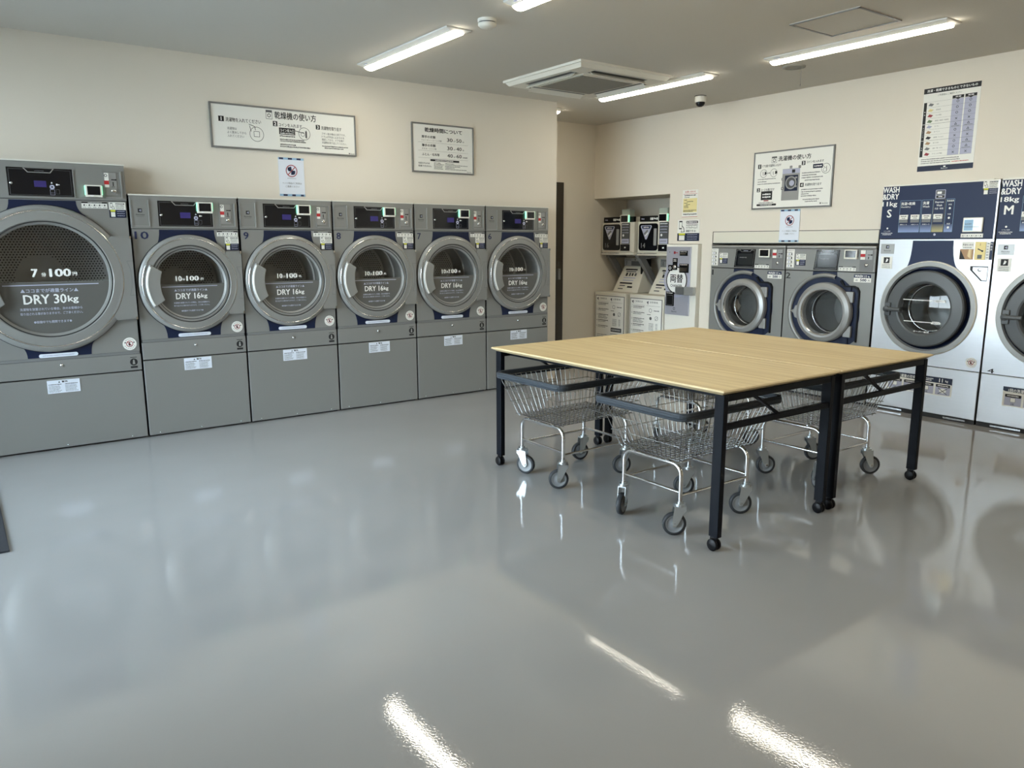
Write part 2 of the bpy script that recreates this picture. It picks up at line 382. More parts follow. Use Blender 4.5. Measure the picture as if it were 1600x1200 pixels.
def reader(parent, x0, x1, z0, z1, y0, light=m_glow, both=True):
    b = MB(); b.box(x0, x1, y0 - .024, y0, z0, z1, m_white)
    b.quad(x0 + .010, x1 - .010, z0 + .012, z1 - .008, y0 - .0245, m_gloss)
    b.box(x0 + .024, x0 + .044, y0 - .026, y0 - .024, z0 + .002, z0 + .011, m_inkW)
    o = b.build('card_reader', parent, .004)
    g = MB()
    if both is not None: g.box(x0 - .004, x0 + .007, y0 - .022, y0 - .004, z0 + .012, z1 - .004, light)
    if both is not False: g.box(x1 - .007, x1 + .004, y0 - .022, y0 - .004, z0 + .012, z1 - .004, light)
    g.build('status_light', o, .003)
    return o
def coin_mech(parent, x0, x1, z0, z1, y, dark=False):
    b = MB(); t = .007
    b.box(x0, x0 + t, y - .006, y, z0, z1, m_silver).box(x1 - t, x1, y - .010, y, z0, z1, m_silverL).box(x0 + t, x1 - t, y - .006, y, z0, z0 + t, m_silverL).box(x0 + t, x1 - t, y - .006, y, z1 - t, z1, m_silver)  # sides that catch the light are coloured paler than the other two
    o = b.build('coin_slot_frame', parent)
    ww, hh = x1 - x0, z1 - z0; a, c = x0 + ww * .08, x0 + ww * .72
    p = MB(); p.box(a, c, y - .004, y, z0 + hh * .12, z1 - hh * .06, m_grey if dark else m_silverL)
    p.box(x0 + ww * .04, x0 + ww * .30, y - .0055, y - .004, z0 + hh * .40, z1 - hh * .08, m_paper)
    p.box(x0 + ww * .04, x0 + ww * .30, y - .0062, y - .0055, z0 + hh * .50, z0 + hh * .64, m_red)
    p.ringflat(x0 + ww * .15, z1 - hh * .17, hh * .03, hh * .055, y - .0058, m_inkG, 14)
    p.quad(x0 + ww * .44, x0 + ww * .68, z0 + hh * .66, z0 + hh * .70, y - .0045, m_ink); p.disc(x0 + ww * .68, z0 + hh * .68, hh * .03, y - .005, m_ink, 12)
    p.quad(x0 + ww * .5, x0 + ww * .56, z0 + hh * .45, z0 + hh * .6, y - .0045, m_ink); p.line(x0 + ww * .44, z0 + hh * .42, x0 + ww * .62, z0 + hh * .42, .003, y - .0046, m_ink)
    p.build('coin_plate', o)
    k = MB(); k.lathe(x0 + ww * .52, z0 + hh * .27, [(hh * .085, y - .004), (hh * .085, y - .012), (hh * .06, y - .014), (0.0001, y - .014)], m_chrome, 20)
    k.quad(x0 + ww * .49, x0 + ww * .55, z0 + hh * .26, z0 + hh * .28, y - .0145, m_ink); k.build('return_knob', o)
    return o

# ---------------------------------------------------------------- tumble dryers
def make_dryer(name, label, d):
    W0, Ht = d['W'], d['H']; g = .006; x0, x1 = g, W0 - g
    t = thing(name, (d['x'], YA, 0), label, 'dryer', 'row of tumble dryers along the wall')
    cx, cz, R = d['c']; RG = d['rg']; zs, zk, zl = d['seam'], d['shelf'], d['kick']
    b = MB()
    b.box(x0, x0 + .004, 0, .8, .012, Ht - .002, m_dark).box(x1 - .004, x1, 0, .8, .012, Ht - .002, m_dark).box(x0, x1, .01, .8, Ht - .03, Ht, m_silver)
    b.box(x0 + .01, x1 - .01, .02, .8, 0, .02, m_dark).box(x0, x1, .79, .8, .02, Ht - .03, m_dark)
    b.platehole(x0, x1, zk, zs, cx, cz, RG + .012, 0, m_silver)
    b.box(x0 + .02, x1 - .02, .02, .03, .02, zk, m_dark).box(x0 + .004, x1 - .004, .02, .03, zs, Ht - .03, m_dark)
    b.build('cabinet_shell', t)
    # control header
    MB().box(x0 - .003, x1 + .003, -.007, .03, Ht - .006, Ht + .002, m_white).build('top_trim', t)
    hd = MB().box(x0, x1, -.004, .018, zs + .003, Ht - .006, m_silver).build('control_header', t, .003)
    if d['logo']:
        a, c, e, q = d['logo']
        b = MB(); b.box(a, a + .004, -.008, -.004, e, q, m_silver).box(c - .006, c, -.012, -.004, e, q, m_silverL).box(a, c - .006, -.008, -.004, e, e + .005, m_silverL).box(a, c - .006, -.007, -.004, q - .004, q, m_silver)  # bright right and bottom edges: light on the frame put into a paler silver
        logo(b, (a + c) / 2 - .001, e + (q - e) * .60, (c - a) * .115, -.0048, m_ink); b.build('brand_plate', hd)
    a, c, e, q = d['ctl']; ww, hh = c - a, q - e
    b = MB(); b.box(a, c, -.006, -.003, e, q, m_gloss)
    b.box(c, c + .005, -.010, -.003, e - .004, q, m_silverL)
    b.rect(a + .010, c - .012, e + .007, q - .010, .0016, -.0066, m_inkG)
    b.flat([(a + ww * .24, q - .001), (a + ww * .72, q - .001), (a + ww * .66, q - hh * .17), (a + ww * .31, q - hh * .17)], -.0072, m_silverL)
    b.flat([(a + ww * .265, q - .003), (a + ww * .695, q - .003), (a + ww * .65, q - hh * .145), (a + ww * .32, q - hh * .145)], -.0076, m_gloss)
    b.scrib(a + ww * .42, a + ww * .56, q - hh * .1, .006, -.008, m_inkG)
    ux = d['keys']
    b.disc(ux, e + hh * .34, .014, -.007, m_lav, 16); b.disc(ux, e + hh * .34, .005, -.0074, m_gloss, 10)
    b.flat([(ux - .006, e + hh * .47), (ux + .006, e + hh * .47), (ux, e + hh * .52)], -.007, m_inkW)
    b.rect(ux - .012, ux + .012, e + .01, e + hh * .25, .0015, -.007, m_lav); b.line(ux - .012, e + hh * .13, ux + .012, e + hh * .13, .0012, -.007, m_lav)
    b.rect(ux + .02, ux + .038, e + hh * .1, e + hh * .25, .0015, -.007, m_inkG)
    b.quad(ux + .022, ux + .032, e + hh * .40, e + hh * .46, -.007, m_inkW); b.scrib(ux + .034, ux + .045, e + hh * .43, .008, -.007, m_inkW)
    o = b.build('control_window', hd)
    a2, c2, e2, q2 = d['scr']; MB().box(a2, c2, -.0075, -.006, e2, q2, m_screen).build('display', o)
    k = MB(); k.lathe(a + .018, e + hh * .44, [(.008, -.006), (.008, -.010), (.0001, -.010)], m_chrome, 16); k.build('key_lock', o)
    reader(hd, *d['rd'], -.006)
    coin_mech(hd, *d['coin'], -.004)
    # navy shoulders behind the door ring
    b = MB(); (n0, n1, nb0, nb1, nzb), (m0, m1, mb0, mb1, mzt, mzb) = d['nav']
    def curve(p, q, k):                                    # concave corner from p (vertical) to q
        return [(p[0] + (q[0] - p[0]) * (1 - math.cos(PI / 2 * i / 6)), p[1] + (q[1] - p[1]) * math.sin(PI / 2 * i / 6)) for i in range(7)]
    zt = zs - .004
    b.flat(curve((n1, zt), (nb1, nzb), 1) + curve((n0, zt), (nb0, nzb), 1)[::-1], -.0015, m_navy); b.build('navy_panel', t); b = MB()
    b.flat(curve((m1, mzb), (mb1, mzt), 1) + curve((m0, mzb), (mb0, mzt), 1)[::-1], -.0015, m_navy)
    b.build('navy_panel', t)
    # drum
    b = MB(); RD = d['rd_drum']
    b.lathe(cx, cz, [(RG + .012, 0), (RG + .012, .06), (RD, .075), (RD, .45), (RD * .99, .45)], m_drumD, 64)
    b.lathe(cx, cz, [(RD, .44), (RD * .32, .44), (RD * .3, .42), (RD * .16, .415), (RD * .15, .39), (.0001, .39)], m_drum, 64)
    b.lathe(cx, cz, [(RD, .25), (RD - .012, .255), (RD, .26)], m_drum, 64)
    sp = .0195; k = 0
    for i in range(-20, 21):
        for j in range(-20, 21):
            px, pz = (i + (j % 2) * .5) * sp, j * sp * .866; rr = math.hypot(px, pz)
            if RD * .36 < rr < RD * .93: b.disc(cx + px, cz + pz, .0052, .4395, m_ink, 6)
    for k in range(3):
        a = PI / 2 + k * 2 * PI / 3 + .1; c_, s_ = math.cos(a), math.sin(a); q = []
        for rr, wv in ((RD, .05), (RD - .07, .025)):
            for sg in (-1, 1): q.append((cx + rr * c_ - sg * wv * s_, cz + rr * s_ + sg * wv * c_))
        b.prism([q[0], q[1], q[3], q[2]], .10, .43, m_drumD)
    b.build('drum', t)
    # door
    R1 = RG * 1.045
    P = [(R, 0), (R - .002, -.018), (R - .012, -.026), (R - .022, -.030), (R * .80, -.034), (R * .785, -.030), (R * .775, -.020), (R * .755, -.020), (R1 + .018, -.026), (R1 + .006, -.024), (R1, -.016), (RG, -.010), (RG, .004)]
    dr = MB().lathe(cx, cz, P, m_ring, 96, sharp=True).build('door', t)
    MB().lathe(cx, cz, [(R * .787, -.0335), (R * .772, -.0335)], m_dark, 96).lathe(cx, cz, [(R1 + .005, -.0265), (R1 + .001, -.0225)], m_dark, 96).lathe(cx, cz, [(R + .003, -.001), (R - .0005, -.006)], m_dark, 96).build('gasket', dr)
    MB().lathe(cx, cz, [(R * .935, -.0315), (R * .925, -.036), (R * .912, -.0325)], m_chrome, 96).lathe(cx, cz, [(R1 + .013, -.0255), (R1 + .010, -.028), (R1 + .006, -.0245)], m_silverL, 96).build('highlight_trim', dr)  # thin highlights of the door ring, laid on as chrome and pale beads
    gl = MB(); gl.lathe(cx, cz, [(RG + .003, -.004), (.0001, -.004)], m_glass, 64, smooth=False); gl = gl.build('door_glass', dr)
    zf = d['film']; th = math.asin((zf - cz) / RG)
    a0 = -PI - th; n = 40
    fm = MB(); fm.flat([(cx + RG * math.cos(a0 + (PI + 2 * th) * i / n), cz + RG * math.sin(a0 + (PI + 2 * th) * i / n)) for i in range(n + 1)], -.0055, m_film); fm.build('smoked_film', dr)
    b = MB(); y = -.0072; tx = d['tx']; q = tx['q']
    g4 = tx['g']; zt_ = tx['tz']
    b.text(tx['n'], cx + q * g4[0], zt_, y, m_inkW, h=q * .72, al='r', bold=.03); b.text('分', cx + q * g4[1], zt_ - q * .14, y, m_inkW, h=q * .36, bold=.02)
    b.text('100', cx + q * g4[2], zt_, y, m_inkW, h=q * .72, w=q * 1.7, bold=.03); b.text('円', cx + q * g4[3], zt_ - q * .14, y, m_inkW, h=q * .36, bold=.02)
    b.quad(tx['lx'][0], tx['lx'][1], tx['lz'] - q * .045, tx['lz'] + q * .045, y, m_lav)
    b.text('▲ココまでが適量ライン▲', cx, tx['kz'], y, m_lav, h=q * .36, w=q * 4.7, bold=.012)
    b.text('DRY ' + tx['kg'], cx - q * .45, tx['dz'], y, m_inkW, h=q * .86, w=q * 3.45, bold=.02); b.text('kg', cx + q * 1.85, tx['dz'] - q * .12, y, m_inkW, h=q * .75, w=q * .85, bold=.02)
    b.text('洗濯物を放置されている場合、次のお客様から', cx, tx['a'], y, m_lav, h=q * .25, w=q * 5.1, bold=.01)
    b.text('取り出される事がありますので、ご了承ください。', cx, tx['a'] - q * .42, y, m_lav, h=q * .25, w=q * 5.1, bold=.01)
    b.text('●稼働中でも開閉できます●', cx, tx['a'] - q * 1.22, y, m_lav, h=q * .25, w=q * 3.1, bold=.01)
    b.build('lettering', dr)
    # handle on the left of the ring
    b = MB(); n = 14; A0, A1 = PI * .845, PI * 1.175; ro, ri = R * .87, R * .60
    pts = [(cx + ro * math.cos(A0 + (A1 - A0) * i / n), cz + ro * math.sin(A0 + (A1 - A0) * i / n)) for i in range(n + 1)]
    inn = [(cx + ri * math.cos(A1 - (A1 - A0) * i / n), cz + ri * math.sin(A1 - (A1 - A0) * i / n) * 1.12) for i in range(1, n)]
    b.prism(pts + inn, -.052, -.026, m_ring); b.build('handle', dr, .006, 3)
    MB().lathe(cx, cz, [(ro + .001, -.046), (ro - .007, -.0555), (ro - .014, -.053)], m_inkW, 16, A0 + .05, A1 - .04).build('handle_highlight', dr)  # highlight along the handle's outer edge, put in as a white strip
    # hinge plate on the right
    a, c, e, q = d['hinge']; b = MB()
    ang = lambda zz: cx + math.sqrt(max(1e-6, (R - .004) ** 2 - (zz - cz) ** 2))
    pts = [(c, q), (ang(q), q)] + [(cx + math.sqrt((R * .90) ** 2 - min((R * .9) ** 2 * .96, (q + (e - q) * i / 12 - cz) ** 2)), q + (e - q) * i / 12) for i in range(1, 12)] + [(ang(e), e), (c, e)]
    if min(p[0] for p in pts) < c - .002: b.prism(pts, -.0345, -.0005, m_silver)
    else: b.box(c - .03, c, -.02, -.0005, e, q, m_silver)
    mz = (e + q) / 2; gp = [(c - .04, mz + .115), (c - .001, mz + .115), (c - .001, mz - .115), (c - .035, mz - .115), (c - .02, mz - .06), (c - .017, mz), (c - .02, mz + .06)]; b.prism(gp, -.0355, -.0345, m_grey); b.prism([(x_ + .004 if x_ < c - .002 else x_, mz + (z_ - mz) * .97) for x_, z_ in gp], -.037, -.0355, m_silver)
    b.box(c - .010, c, -.040, -.03, q - .016, q + .002, m_chrome).box(c - .010, c, -.040, -.03, e - .002, e + .016, m_chrome); b.build('hinge_plate', dr)
    # stickers
    b = MB(); step_sticker(b, *d['s1'], -.004); b.build('sticker', t)
    b = MB(); realtime_sticker(b, *d['s2'], -.004); b.build('sticker', t)
    b = MB(); no_hand_sticker(b, *d['circ'], -.004); b.build('sticker', t)
    a, c, e = d['bs']; b = MB(); b.prism(rrect(a, c, e - .012, e + .012, .0115), -.0065, -.002, m_paperB); b.scrib(a + .02, c - .02, e, .007, -.0068, m_lav); b.build('sticker', t)
    # shelf groove, lint door and kick panel
    MB().box(x0 + .006, x1 - .006, -.003, .019, zk - .018, zk - .001, m_grey).box(x0, x1, .001, .019, zk - .02, zk, m_dark).build('groove', t)
    ld = MB().box(x0, x1, -.006, .019, zl + .005, zk - .020, m_silver).build('lint_door', t, .003)
    b = MB(); sx_ = d['screw']; zm = (zl + zk - .015) / 2 + .02; b.lathe(sx_, zm, [(.010, -.006), (.009, -.012), (.0001, -.013)], m_chrome, 14)
    b.build('lock', ld)
    b = MB(); ux = d['sym']; b.quad(ux - .021, ux + .021, zm + .012, zm + .016, -.0066, m_ink); b.disc(ux, zm - .018, .024, -.0066, m_ink, 24)
    b.flat([(ux - .004, zm - .002), (ux + .004, zm - .002), (ux + .008, zm - .033), (ux - .008, zm - .033)], -.007, m_silverL); b.quad(ux - .022, ux + .022, zm - .06, zm - .046, -.0066, m_ink)
    b.build('warning_mark', ld)
    kp = MB().box(x0, x1, -.006, .019, .012, zl - .003, m_silver).build('kick_panel', t, .003)
    b = MB()
    for q_ in (.1, .5, .9): b.lathe(x0 + (x1 - x0) * q_, .027, [(.004, -.006), (.0035, -.0085), (.0001, -.009)], m_chrome, 8)
    b.build('panel_screws', kp)
    a, c, e, q = d['cau']; b = MB(); b.box(a, c, -.0085, -.006, e, q, m_paperB); y = -.009; ww, hh = c - a, q - e
    b.flat([(a + ww * .34, q - hh * .2), (a + ww * .40, q - hh * .2), (a + ww * .37, q - hh * .07)], y, m_ink); b.text('警告', a + ww * .54, q - hh * .13, y, m_ink, h=hh * .14, w=ww * .18, bold=.02)
    for cx0 in (a + ww * .04, a + ww * .54):
        b.scrib(cx0, cx0 + ww * .4, q - hh * .32, hh * .07, y, m_ink)
        for k in range(6): b.scrib(cx0, cx0 + ww * random.uniform(.3, .42), q - hh * (.44 + .09 * k), hh * .045, y, m_inkG)
    b.build('caution_label', kp)
    return t
small = dict(W=WD, H=1.662, x=XD, c=(.354, 1.060, .340), rg=.232, seam=1.436, shelf=.686, kick=.543, logo=(.014, .125, 1.453, 1.628), ctl=(.181, .537, 1.455, 1.625),
    scr=(.321, .389, 1.511, 1.550), keys=.424, rd=(.434, .534, 1.547, 1.622), coin=(.585, .694, 1.456, 1.622), nav=((.178, .541, .118, .600, 1.300), (.178, .537, .120, .590, .810, .687)),
    rd_drum=.30, film=1.058, hinge=(.60, .711, .835, 1.282), s1=(.559, .704, 1.388, 1.425), s2=(.611, .707, 1.289, 1.386, 1.337), circ=(.657, .737, .040), bs=(.248, .468, .703), screw=.358, sym=.667,
    cau=(.270, .458, .452, .536), tx=dict(q=.047, n='10', g=(-1.2, -.9, .36, 1.7), tz=1.098, lx=(.166, .535), lz=1.0425, kz=1.018, dz=.976, kg='16', a=.930))
big = dict(W=.99, H=1.848, x=XD - .99, c=(.487, 1.115, .465), rg=.345, seam=1.613, shelf=.615, kick=.479, logo=None, ctl=(.327, .681, 1.632, 1.803),
    scr=(.466, .532, 1.688, 1.726), keys=.562, rd=(.744, .838, 1.636, 1.711), coin=(.854, .962, 1.632, 1.805), nav=((.321, .684, .26, .75, 1.515), (.326, .687, .28, .72, .705, .617)),
    rd_drum=.42, film=1.102, hinge=(.875, .982, .836, 1.386), s1=(.716, .864, 1.565, 1.605), s2=(.874, .973, 1.508, 1.606, 1.558), circ=(.921, .667, .043), bs=(.387, .608, .628), screw=.507, sym=.936,
    cau=(.413, .600, .379, .464), tx=dict(q=.068, n='7', g=(-.84, -.35, 1.01, 2.2), tz=1.157, lx=(.235, .768), lz=1.0815, kz=1.047, dz=.992, kg='30', a=.930))
random.seed(3)
make_dryer('tumble_dryer', 'large grey 30 kg tumble dryer, tallest of the row, left of dryer 10', big)
d10 = make_dryer('tumble_dryer', 'grey 16 kg tumble dryer marked with the number 10', small)
def number(t, s, x, z, h, w_, m=m_inkN):
    MB().text(s, x, z, -.0022, m, h=h, w=w_, al='l', bold=.012).build('number', t)
for i, n in enumerate((9, 8, 7, 6)):
    c = copy_tree(d10); c.location.x = XD + (i + 1) * WD; c['label'] = 'grey 16 kg tumble dryer marked with the number %d' % n
    number(c, str(n), .030, 1.394, .05, .034 if n != 7 else .032)
number(d10, '10', .024, 1.394, .05, .084)

# ---------------------------------------------------------------- small coin washers 1 and 2
def make_washer():
    t = thing('coin_washer', (XB, 4.965, 0), '', 'washing machine', 'small grey coin washers', -PI / 2)
    x0, x1, Ht = 0, .823, 1.31; cx, cz = .412, .752
    b = MB(); b.box(x0, x0 + .005, .002, .75, .01, Ht - .003, m_dark).box(x1 - .005, x1, .002, .75, .01, Ht - .003, m_dark).box(x0, x1, .02, .75, Ht - .02, Ht, m_silver).box(x0, x1, .74, .75, .01, Ht, m_dark)
    b.box(x0, x1, .02, .05, 0, .03, m_dark)
    b.platehole(x0, x1, .44, 1.093, cx, cz, .30, 0, m_silver); b.build('cabinet_shell', t)
    MB().box(x0, x1, -.002, .02, .02, .436, m_silver).build('kick_panel', t, .003)
    hd = MB().box(x0, x1, -.006, .02, 1.099, 1.285, m_silver).build('control_header', t, .003)
    MB().box(x0, x1, -.012, .02, 1.287, 1.31, m_silverL).build('top_trim', t, .006)
    b = MB(); b.prism([(.298, 1.276), (.511, 1.276), (.497, 1.109), (.277, 1.109)], -.012, -.006, m_gloss)
    b.flat([(.306, 1.268), (.502, 1.268), (.489, 1.116), (.287, 1.116)], -.0124, m_grey); b.flat([(.309, 1.265), (.499, 1.265), (.487, 1.119), (.290, 1.119)], -.0127, m_gloss)
    b.flat([(.33, 1.276), (.48, 1.276), (.455, 1.252), (.355, 1.252)], -.013, m_grey); b.flat([(.338, 1.275), (.472, 1.275), (.452, 1.255), (.358, 1.255)], -.0133, m_gloss); b.scrib(.38, .43, 1.262, .006, -.0136, m_lav)
    o = b.build('control_window', hd)
    s = MB(); s.box(.318, .490, -.0145, -.0125, 1.130, 1.236, m_darkscr); s.scrib(.34, .42, 1.2, .01, -.0149, m_grey); s.build('display', o)
    b = MB(); b.flat([(.270, 1.093), (.495, 1.093), (.50, 1.04), (.53, .99), (.25, .99), (.266, 1.04)], -.001, m_navy); b.build('navy_panel', t)
    reader(hd, .562, .672, 1.204, 1.279, -.006, m_silverL)
    b = MB(); b.box(.690, .805, -.009, -.006, 1.105, 1.279, m_grey); y = -.0098
    b.box(.695, .735, -.0105, -.009, 1.2, 1.275, m_paper).box(.695, .735, -.011, -.0105, 1.222, 1.246, m_red); b.box(.742, .795, -.0105, -.009, 1.2, 1.275, m_silverL)
    b.quad(.755, .79, 1.236, 1.241, -.011, m_ink); b.disc(.79, 1.238, .007, -.0111, m_ink, 10); b.quad(.76, .768, 1.205, 1.225, -.011, m_ink)
    o = b.build('coin_plate', hd); MB().lathe(.752, 1.155, [(.014, -.009), (.013, -.020), (.0001, -.021)], m_chrome, 16).build('return_knob', o)
    b = MB(); b.box(.006, .082, -.0085, -.006, 1.118, 1.279, m_paper); y = -.009
    b.text('洗濯機の使い方', .044, 1.268, y, m_ink, h=.008, w=.06)
    for k in range(4):
        zz = 1.252 - .034 * k; b.disc(.012, zz, .0025, y, m_ink, 8); b.scrib(.017, .06, zz, .005, y, m_ink); b.disc(.03, zz - .015, .008, y, m_lav, 12); b.disc(.055, zz - .015, .008, y, m_ink if k == 1 else m_inkG, 12); b.scrib(.015, .07, zz - .027, .003, y, m_inkG)
    b.build('instruction_sheet', t)
    b = MB(); realtime_sticker(b, .100, .194, 1.139, 1.239, 1.19, -.009); b.build('sticker', t)
    b = MB(); step_sticker(b, .510, .662, 1.104, 1.142, -.009); b.build('sticker', t)
    b = MB(); b.box(.648, .796, -.0025, 0, 1.016, 1.081, m_paper); b.quad(.648, .796, 1.052, 1.081, -.003, m_navyW); b.text('WASH 11', .706, 1.066, -.0035, m_inkW, h=.018, w=.10, bold=.025); b.text('kg', .775, 1.063, -.0035, m_inkW, h=.014, bold=.02)
    b.text('1回', .672, 1.032, -.003, m_inkN, h=.013, bold=.01); b.text('500', .73, 1.034, -.003, m_inkN, h=.022, w=.052, bold=.03); b.text('円', .777, 1.031, -.003, m_inkN, h=.013, bold=.01); b.build('price_label', t)
    # navy well, hinge field, light surround
    b = MB(); c0, z0, ro, ri = .392, .745, .335, .300
    b.lathe(c0, z0, [(ro, -.001), (ro - .003, -.022), (ro - .02, -.026), (ri, -.014), (ri, 0)], m_ring, 64, PI * .40, PI * 1.62)
    b.build('door_surround', t)
    b = MB(); b.lathe(c0, z0, [(ro - .005, -.0022), (.205, -.0022)], m_navy, 64)
    fp = [(.63, .98), (.66, .972), (.692, .955), (.702, .92), (.702, .56), (.698, .53), (.66, .50), (.63, .49)]
    b.flat([(.45, .98), (.64, .98), (.64, .89), (.53, .92), (.45, .95)], -.0024, m_navy).flat([(.45, .48), (.64, .49), (.64, .61), (.53, .57), (.45, .545)], -.0024, m_navy)
    b.flat(fp, -.0024, m_navy)
    b.prism([(.55, 1.03), (.58, .985), (.66, .985), (.695, .972), (.714, .94), (.714, .52), (.703, .52), (.703, .925), (.690, .955), (.66, .971), (.57, .971), (.53, 1.02)], -.016, -.001, m_black)
    b.build('navy_well', t)
    # door
    dr = MB().lathe(.416, cz, [(.253, -.012), (.253, -.045), (.245, -.060), (.215, -.072), (.195, -.070), (.188, -.055), (.186, -.01)], m_silverL, 80, sharp=True).build('door', t)
    MB().lathe(.416, cz, [(.196, -.0715), (.190, -.066)], m_chrome, 80).build('highlight_trim', dr)
    MB().lathe(.416, cz, [(.189, -.045), (.16, -.040), (.08, -.045), (.0001, -.05)], m_glassC, 64).build('door_glass', dr)
    for a, e in ((.845, .935), (.556, .650)): MB().box(.60, .668, -.030, -.004, a, e, m_silverL).build('hinge', dr, .004)
    b = MB(); b.prism([(.098, .744), (.135, .728), (.150, .690), (.185, .68), (.185, .80), (.150, .795), (.138, .762)], -.055, -.03, m_silverL); b.build('handle', dr, .006)
    b = MB(); b.lathe(.416, cz, [(.30, 0), (.19, .02), (.19, .10), (.175, .12), (.185, .13)], m_rubber, 64).lathe(.416, cz, [(.185, .13), (.225, .14), (.225, .5)], m_drum, 64).lathe(.416, cz, [(.225, .5), (.08, .5), (.07, .47), (.0001, .46)], m_drum, 64)
    b.lathe(.416, cz, [(.188, .085), (.182, .08), (.178, .085)], m_chrome, 64)
    for k in range(3):
        a = .5 + k * 2 * PI / 3; px, pz = .416 + .205 * math.cos(a), cz + .205 * math.sin(a); b.box(px - .02, px + .02, .15, .5, pz - .02, pz + .02, m_drum)
    b.build('drum', t)
    return t
w1 = make_washer(); w1['label'] = 'grey coin washer marked 1 beside the money changer'
w2 = copy_tree(w1); w2.location.y = 4.130; w2['label'] = 'grey coin washer marked 2 beside the navy topped washer dryer'
number(w1, '1', .014, 1.052, .05, .014, m_ink); number(w2, '2', .006, 1.050, .05, .044, m_ink)

# ---------------------------------------------------------------- washer dryers with navy top
def make_combo():
    t = thing('washer_dryer', (XB, 3.293, 0), '', 'washer dryer', 'stainless washer dryers with navy tops', -PI / 2)
    x0, x1, Ht, zs = .004, .842, 1.776, 1.3655; cx, cz = .420, .838
    b = MB(); b.box(x0, x0 + .006, .002, .8, .03, Ht - .004, m_dark).box(x1 - .006, x1, .002, .8, .03, Ht - .004, m_grey).box(x0, x1, .02, .8, Ht - .03, Ht - .006, m_steel).box(x0, x1, .79, .8, .03, Ht - .01, m_dark)
    b.platehole(x0, x1, .400, zs - .003, cx, cz, .315, 0, m_steel); b.box(x0, x1, .012, .02, .39, .41, m_dark); b.build('cabinet_shell', t)
    MB().box(x0, x1, -.006, .02, Ht - .008, Ht + .002, m_white).box(.04, .13, -.004, .02, Ht, Ht + .006, m_white).box(.70, .80, -.004, .02, Ht, Ht + .006, m_white).build('top_trim', t)
    MB().box(x0, x1, -.002, .02, .035, .394, m_steel).build('lower_panel', t, .003)
    MB().box(x0, x1, .004, .03, .0, .033, m_dark).box(.62, .78, -.004, .01, .012, .024, m_chrome).box(.1, .3, -.004, .01, .012, .024, m_chrome).build('base_rail', t)
    hd = MB().box(x0, x1, -.008, .02, zs + .003, Ht - .008, m_navyW).box(x1 - .006, x1 + .004, -.012, .02, zs, Ht - .006, m_steel).build('control_header', t)
    b = MB(); y = -.0087
    for a, c, ti, su, go in ((.148, .307, '洗濯+乾燥', 'Wash&Dry', 0), (.315, .397, '洗濯', 'Wash', 0), (.401, .484, '', 'Express', 1), (.492, .550, '', '', 0)):
        b.rect(a, c, 1.416, 1.655, .0014, y, m_gold if go else m_inkB)
        for k in range(5): b.quad(a + .001, c - .001, 1.417 + .011 * k, 1.428 + .011 * k, y + .0001, mat('fade', tuple((p * (1 - k / 5) + q * k / 5) for p, q in zip(s2l((170, 160, 110) if go else (128, 146, 190)), s2l((27, 40, 72)))), .4))
        if ti: b.text(ti, a + .006, 1.632, y, m_inkW, h=.022, al='l', bold=.015); b.text(su, a + .006, 1.606, y, m_inkW, h=.015, al='l', bold=.005)
    b.text('Express', .442, 1.634, y, m_inkW, h=.017, w=.06, bold=.01); b.text('Wash', .442, 1.612, y, m_inkW, h=.014, w=.04, bold=.01); b.text('洗濯・乾燥', .442, 1.588, y, m_inkW, h=.013, w=.062)
    b.text('乾燥温度', .521, 1.642, y, m_inkW, h=.012, w=.05, bold=.01)
    for k, s in enumerate(('高温', '中温', '低温')): b.text(s, .52, 1.615 - .07 * k, y, m_inkW, h=.011); b.disc(.52, 1.588 - .07 * k, .008, y, m_inkW, 16)
    for a, s in ((.185, '標準コース'), (.271, '大物コース'), (.356, '洗濯コース')): b.text(s, a, 1.474, y, m_inkW, h=.009, w=.055)
    b.flat(rrect(.408, .480, 1.660, 1.725, .006), y, m_lav); b.flat(rrect(.412, .476, 1.688, 1.721, .004), y - .0003, m_greyplastic); b.quad(.420, .452, 1.695, 1.712, y - .0006, m_inkW); b.quad(.414, .474, 1.665, 1.684, y - .0003, m_ink); b.scrib(.43, .46, 1.675, .008, y - .0006, m_inkW)
    b.disc(.061, 1.447, .007, y, m_inkW, 16); b.text('ドラム洗浄', .061, 1.425, y, m_inkW, h=.009, w=.05); b.scrib(.015, .107, 1.410, .006, y, m_inkW); b.scrib(.025, .095, 1.399, .006, y, m_inkW); b.disc(.428, 1.397, .009, y, m_lav, 12)
    b.build('panel_print', hd)
    for a in (.151, .238, .324, .409):
        b = MB(); b.box(a, a + .066, -.014, -.008, 1.513, 1.548, m_paper); b.box(a, a + .066, -.012, -.008, 1.489, 1.512, m_grey); b.scrib(a + .012, a + .055, 1.536, .008, -.0145, m_ink); b.scrib(a + .02, a + .05, 1.522, .007, -.0145, m_ink); b.build('course_button', hd)
    o = MB().box(.628, .764, -.024, -.008, 1.412, 1.516, m_white).build('card_reader', hd, .005)
    b = MB(); b.quad(.637, .755, 1.42, 1.508, -.0246, m_screenW); b.quad(.64, .70, 1.424, 1.5, -.025, m_inkB); b.scrib(.645, .69, 1.47, .006, -.0254, m_inkG); b.scrib(.64, .74, 1.45, .004, -.0254, m_inkG); b.build('display', o)
    b = MB(); step_sticker(b, .617, .768, 1.373, 1.402, -.0105, False); b.build('sticker', t)
    b = MB(); realtime_sticker(b, .735, .836, 1.672, 1.770, 1.718, -.0105); b.build('sticker', t)
    b = MB(); b.box(.020, .127, -.002, 0, 1.250, 1.327, m_silverL); logo(b, .073, 1.303, .013, -.0025, m_ink); b.build('brand_plate', t)
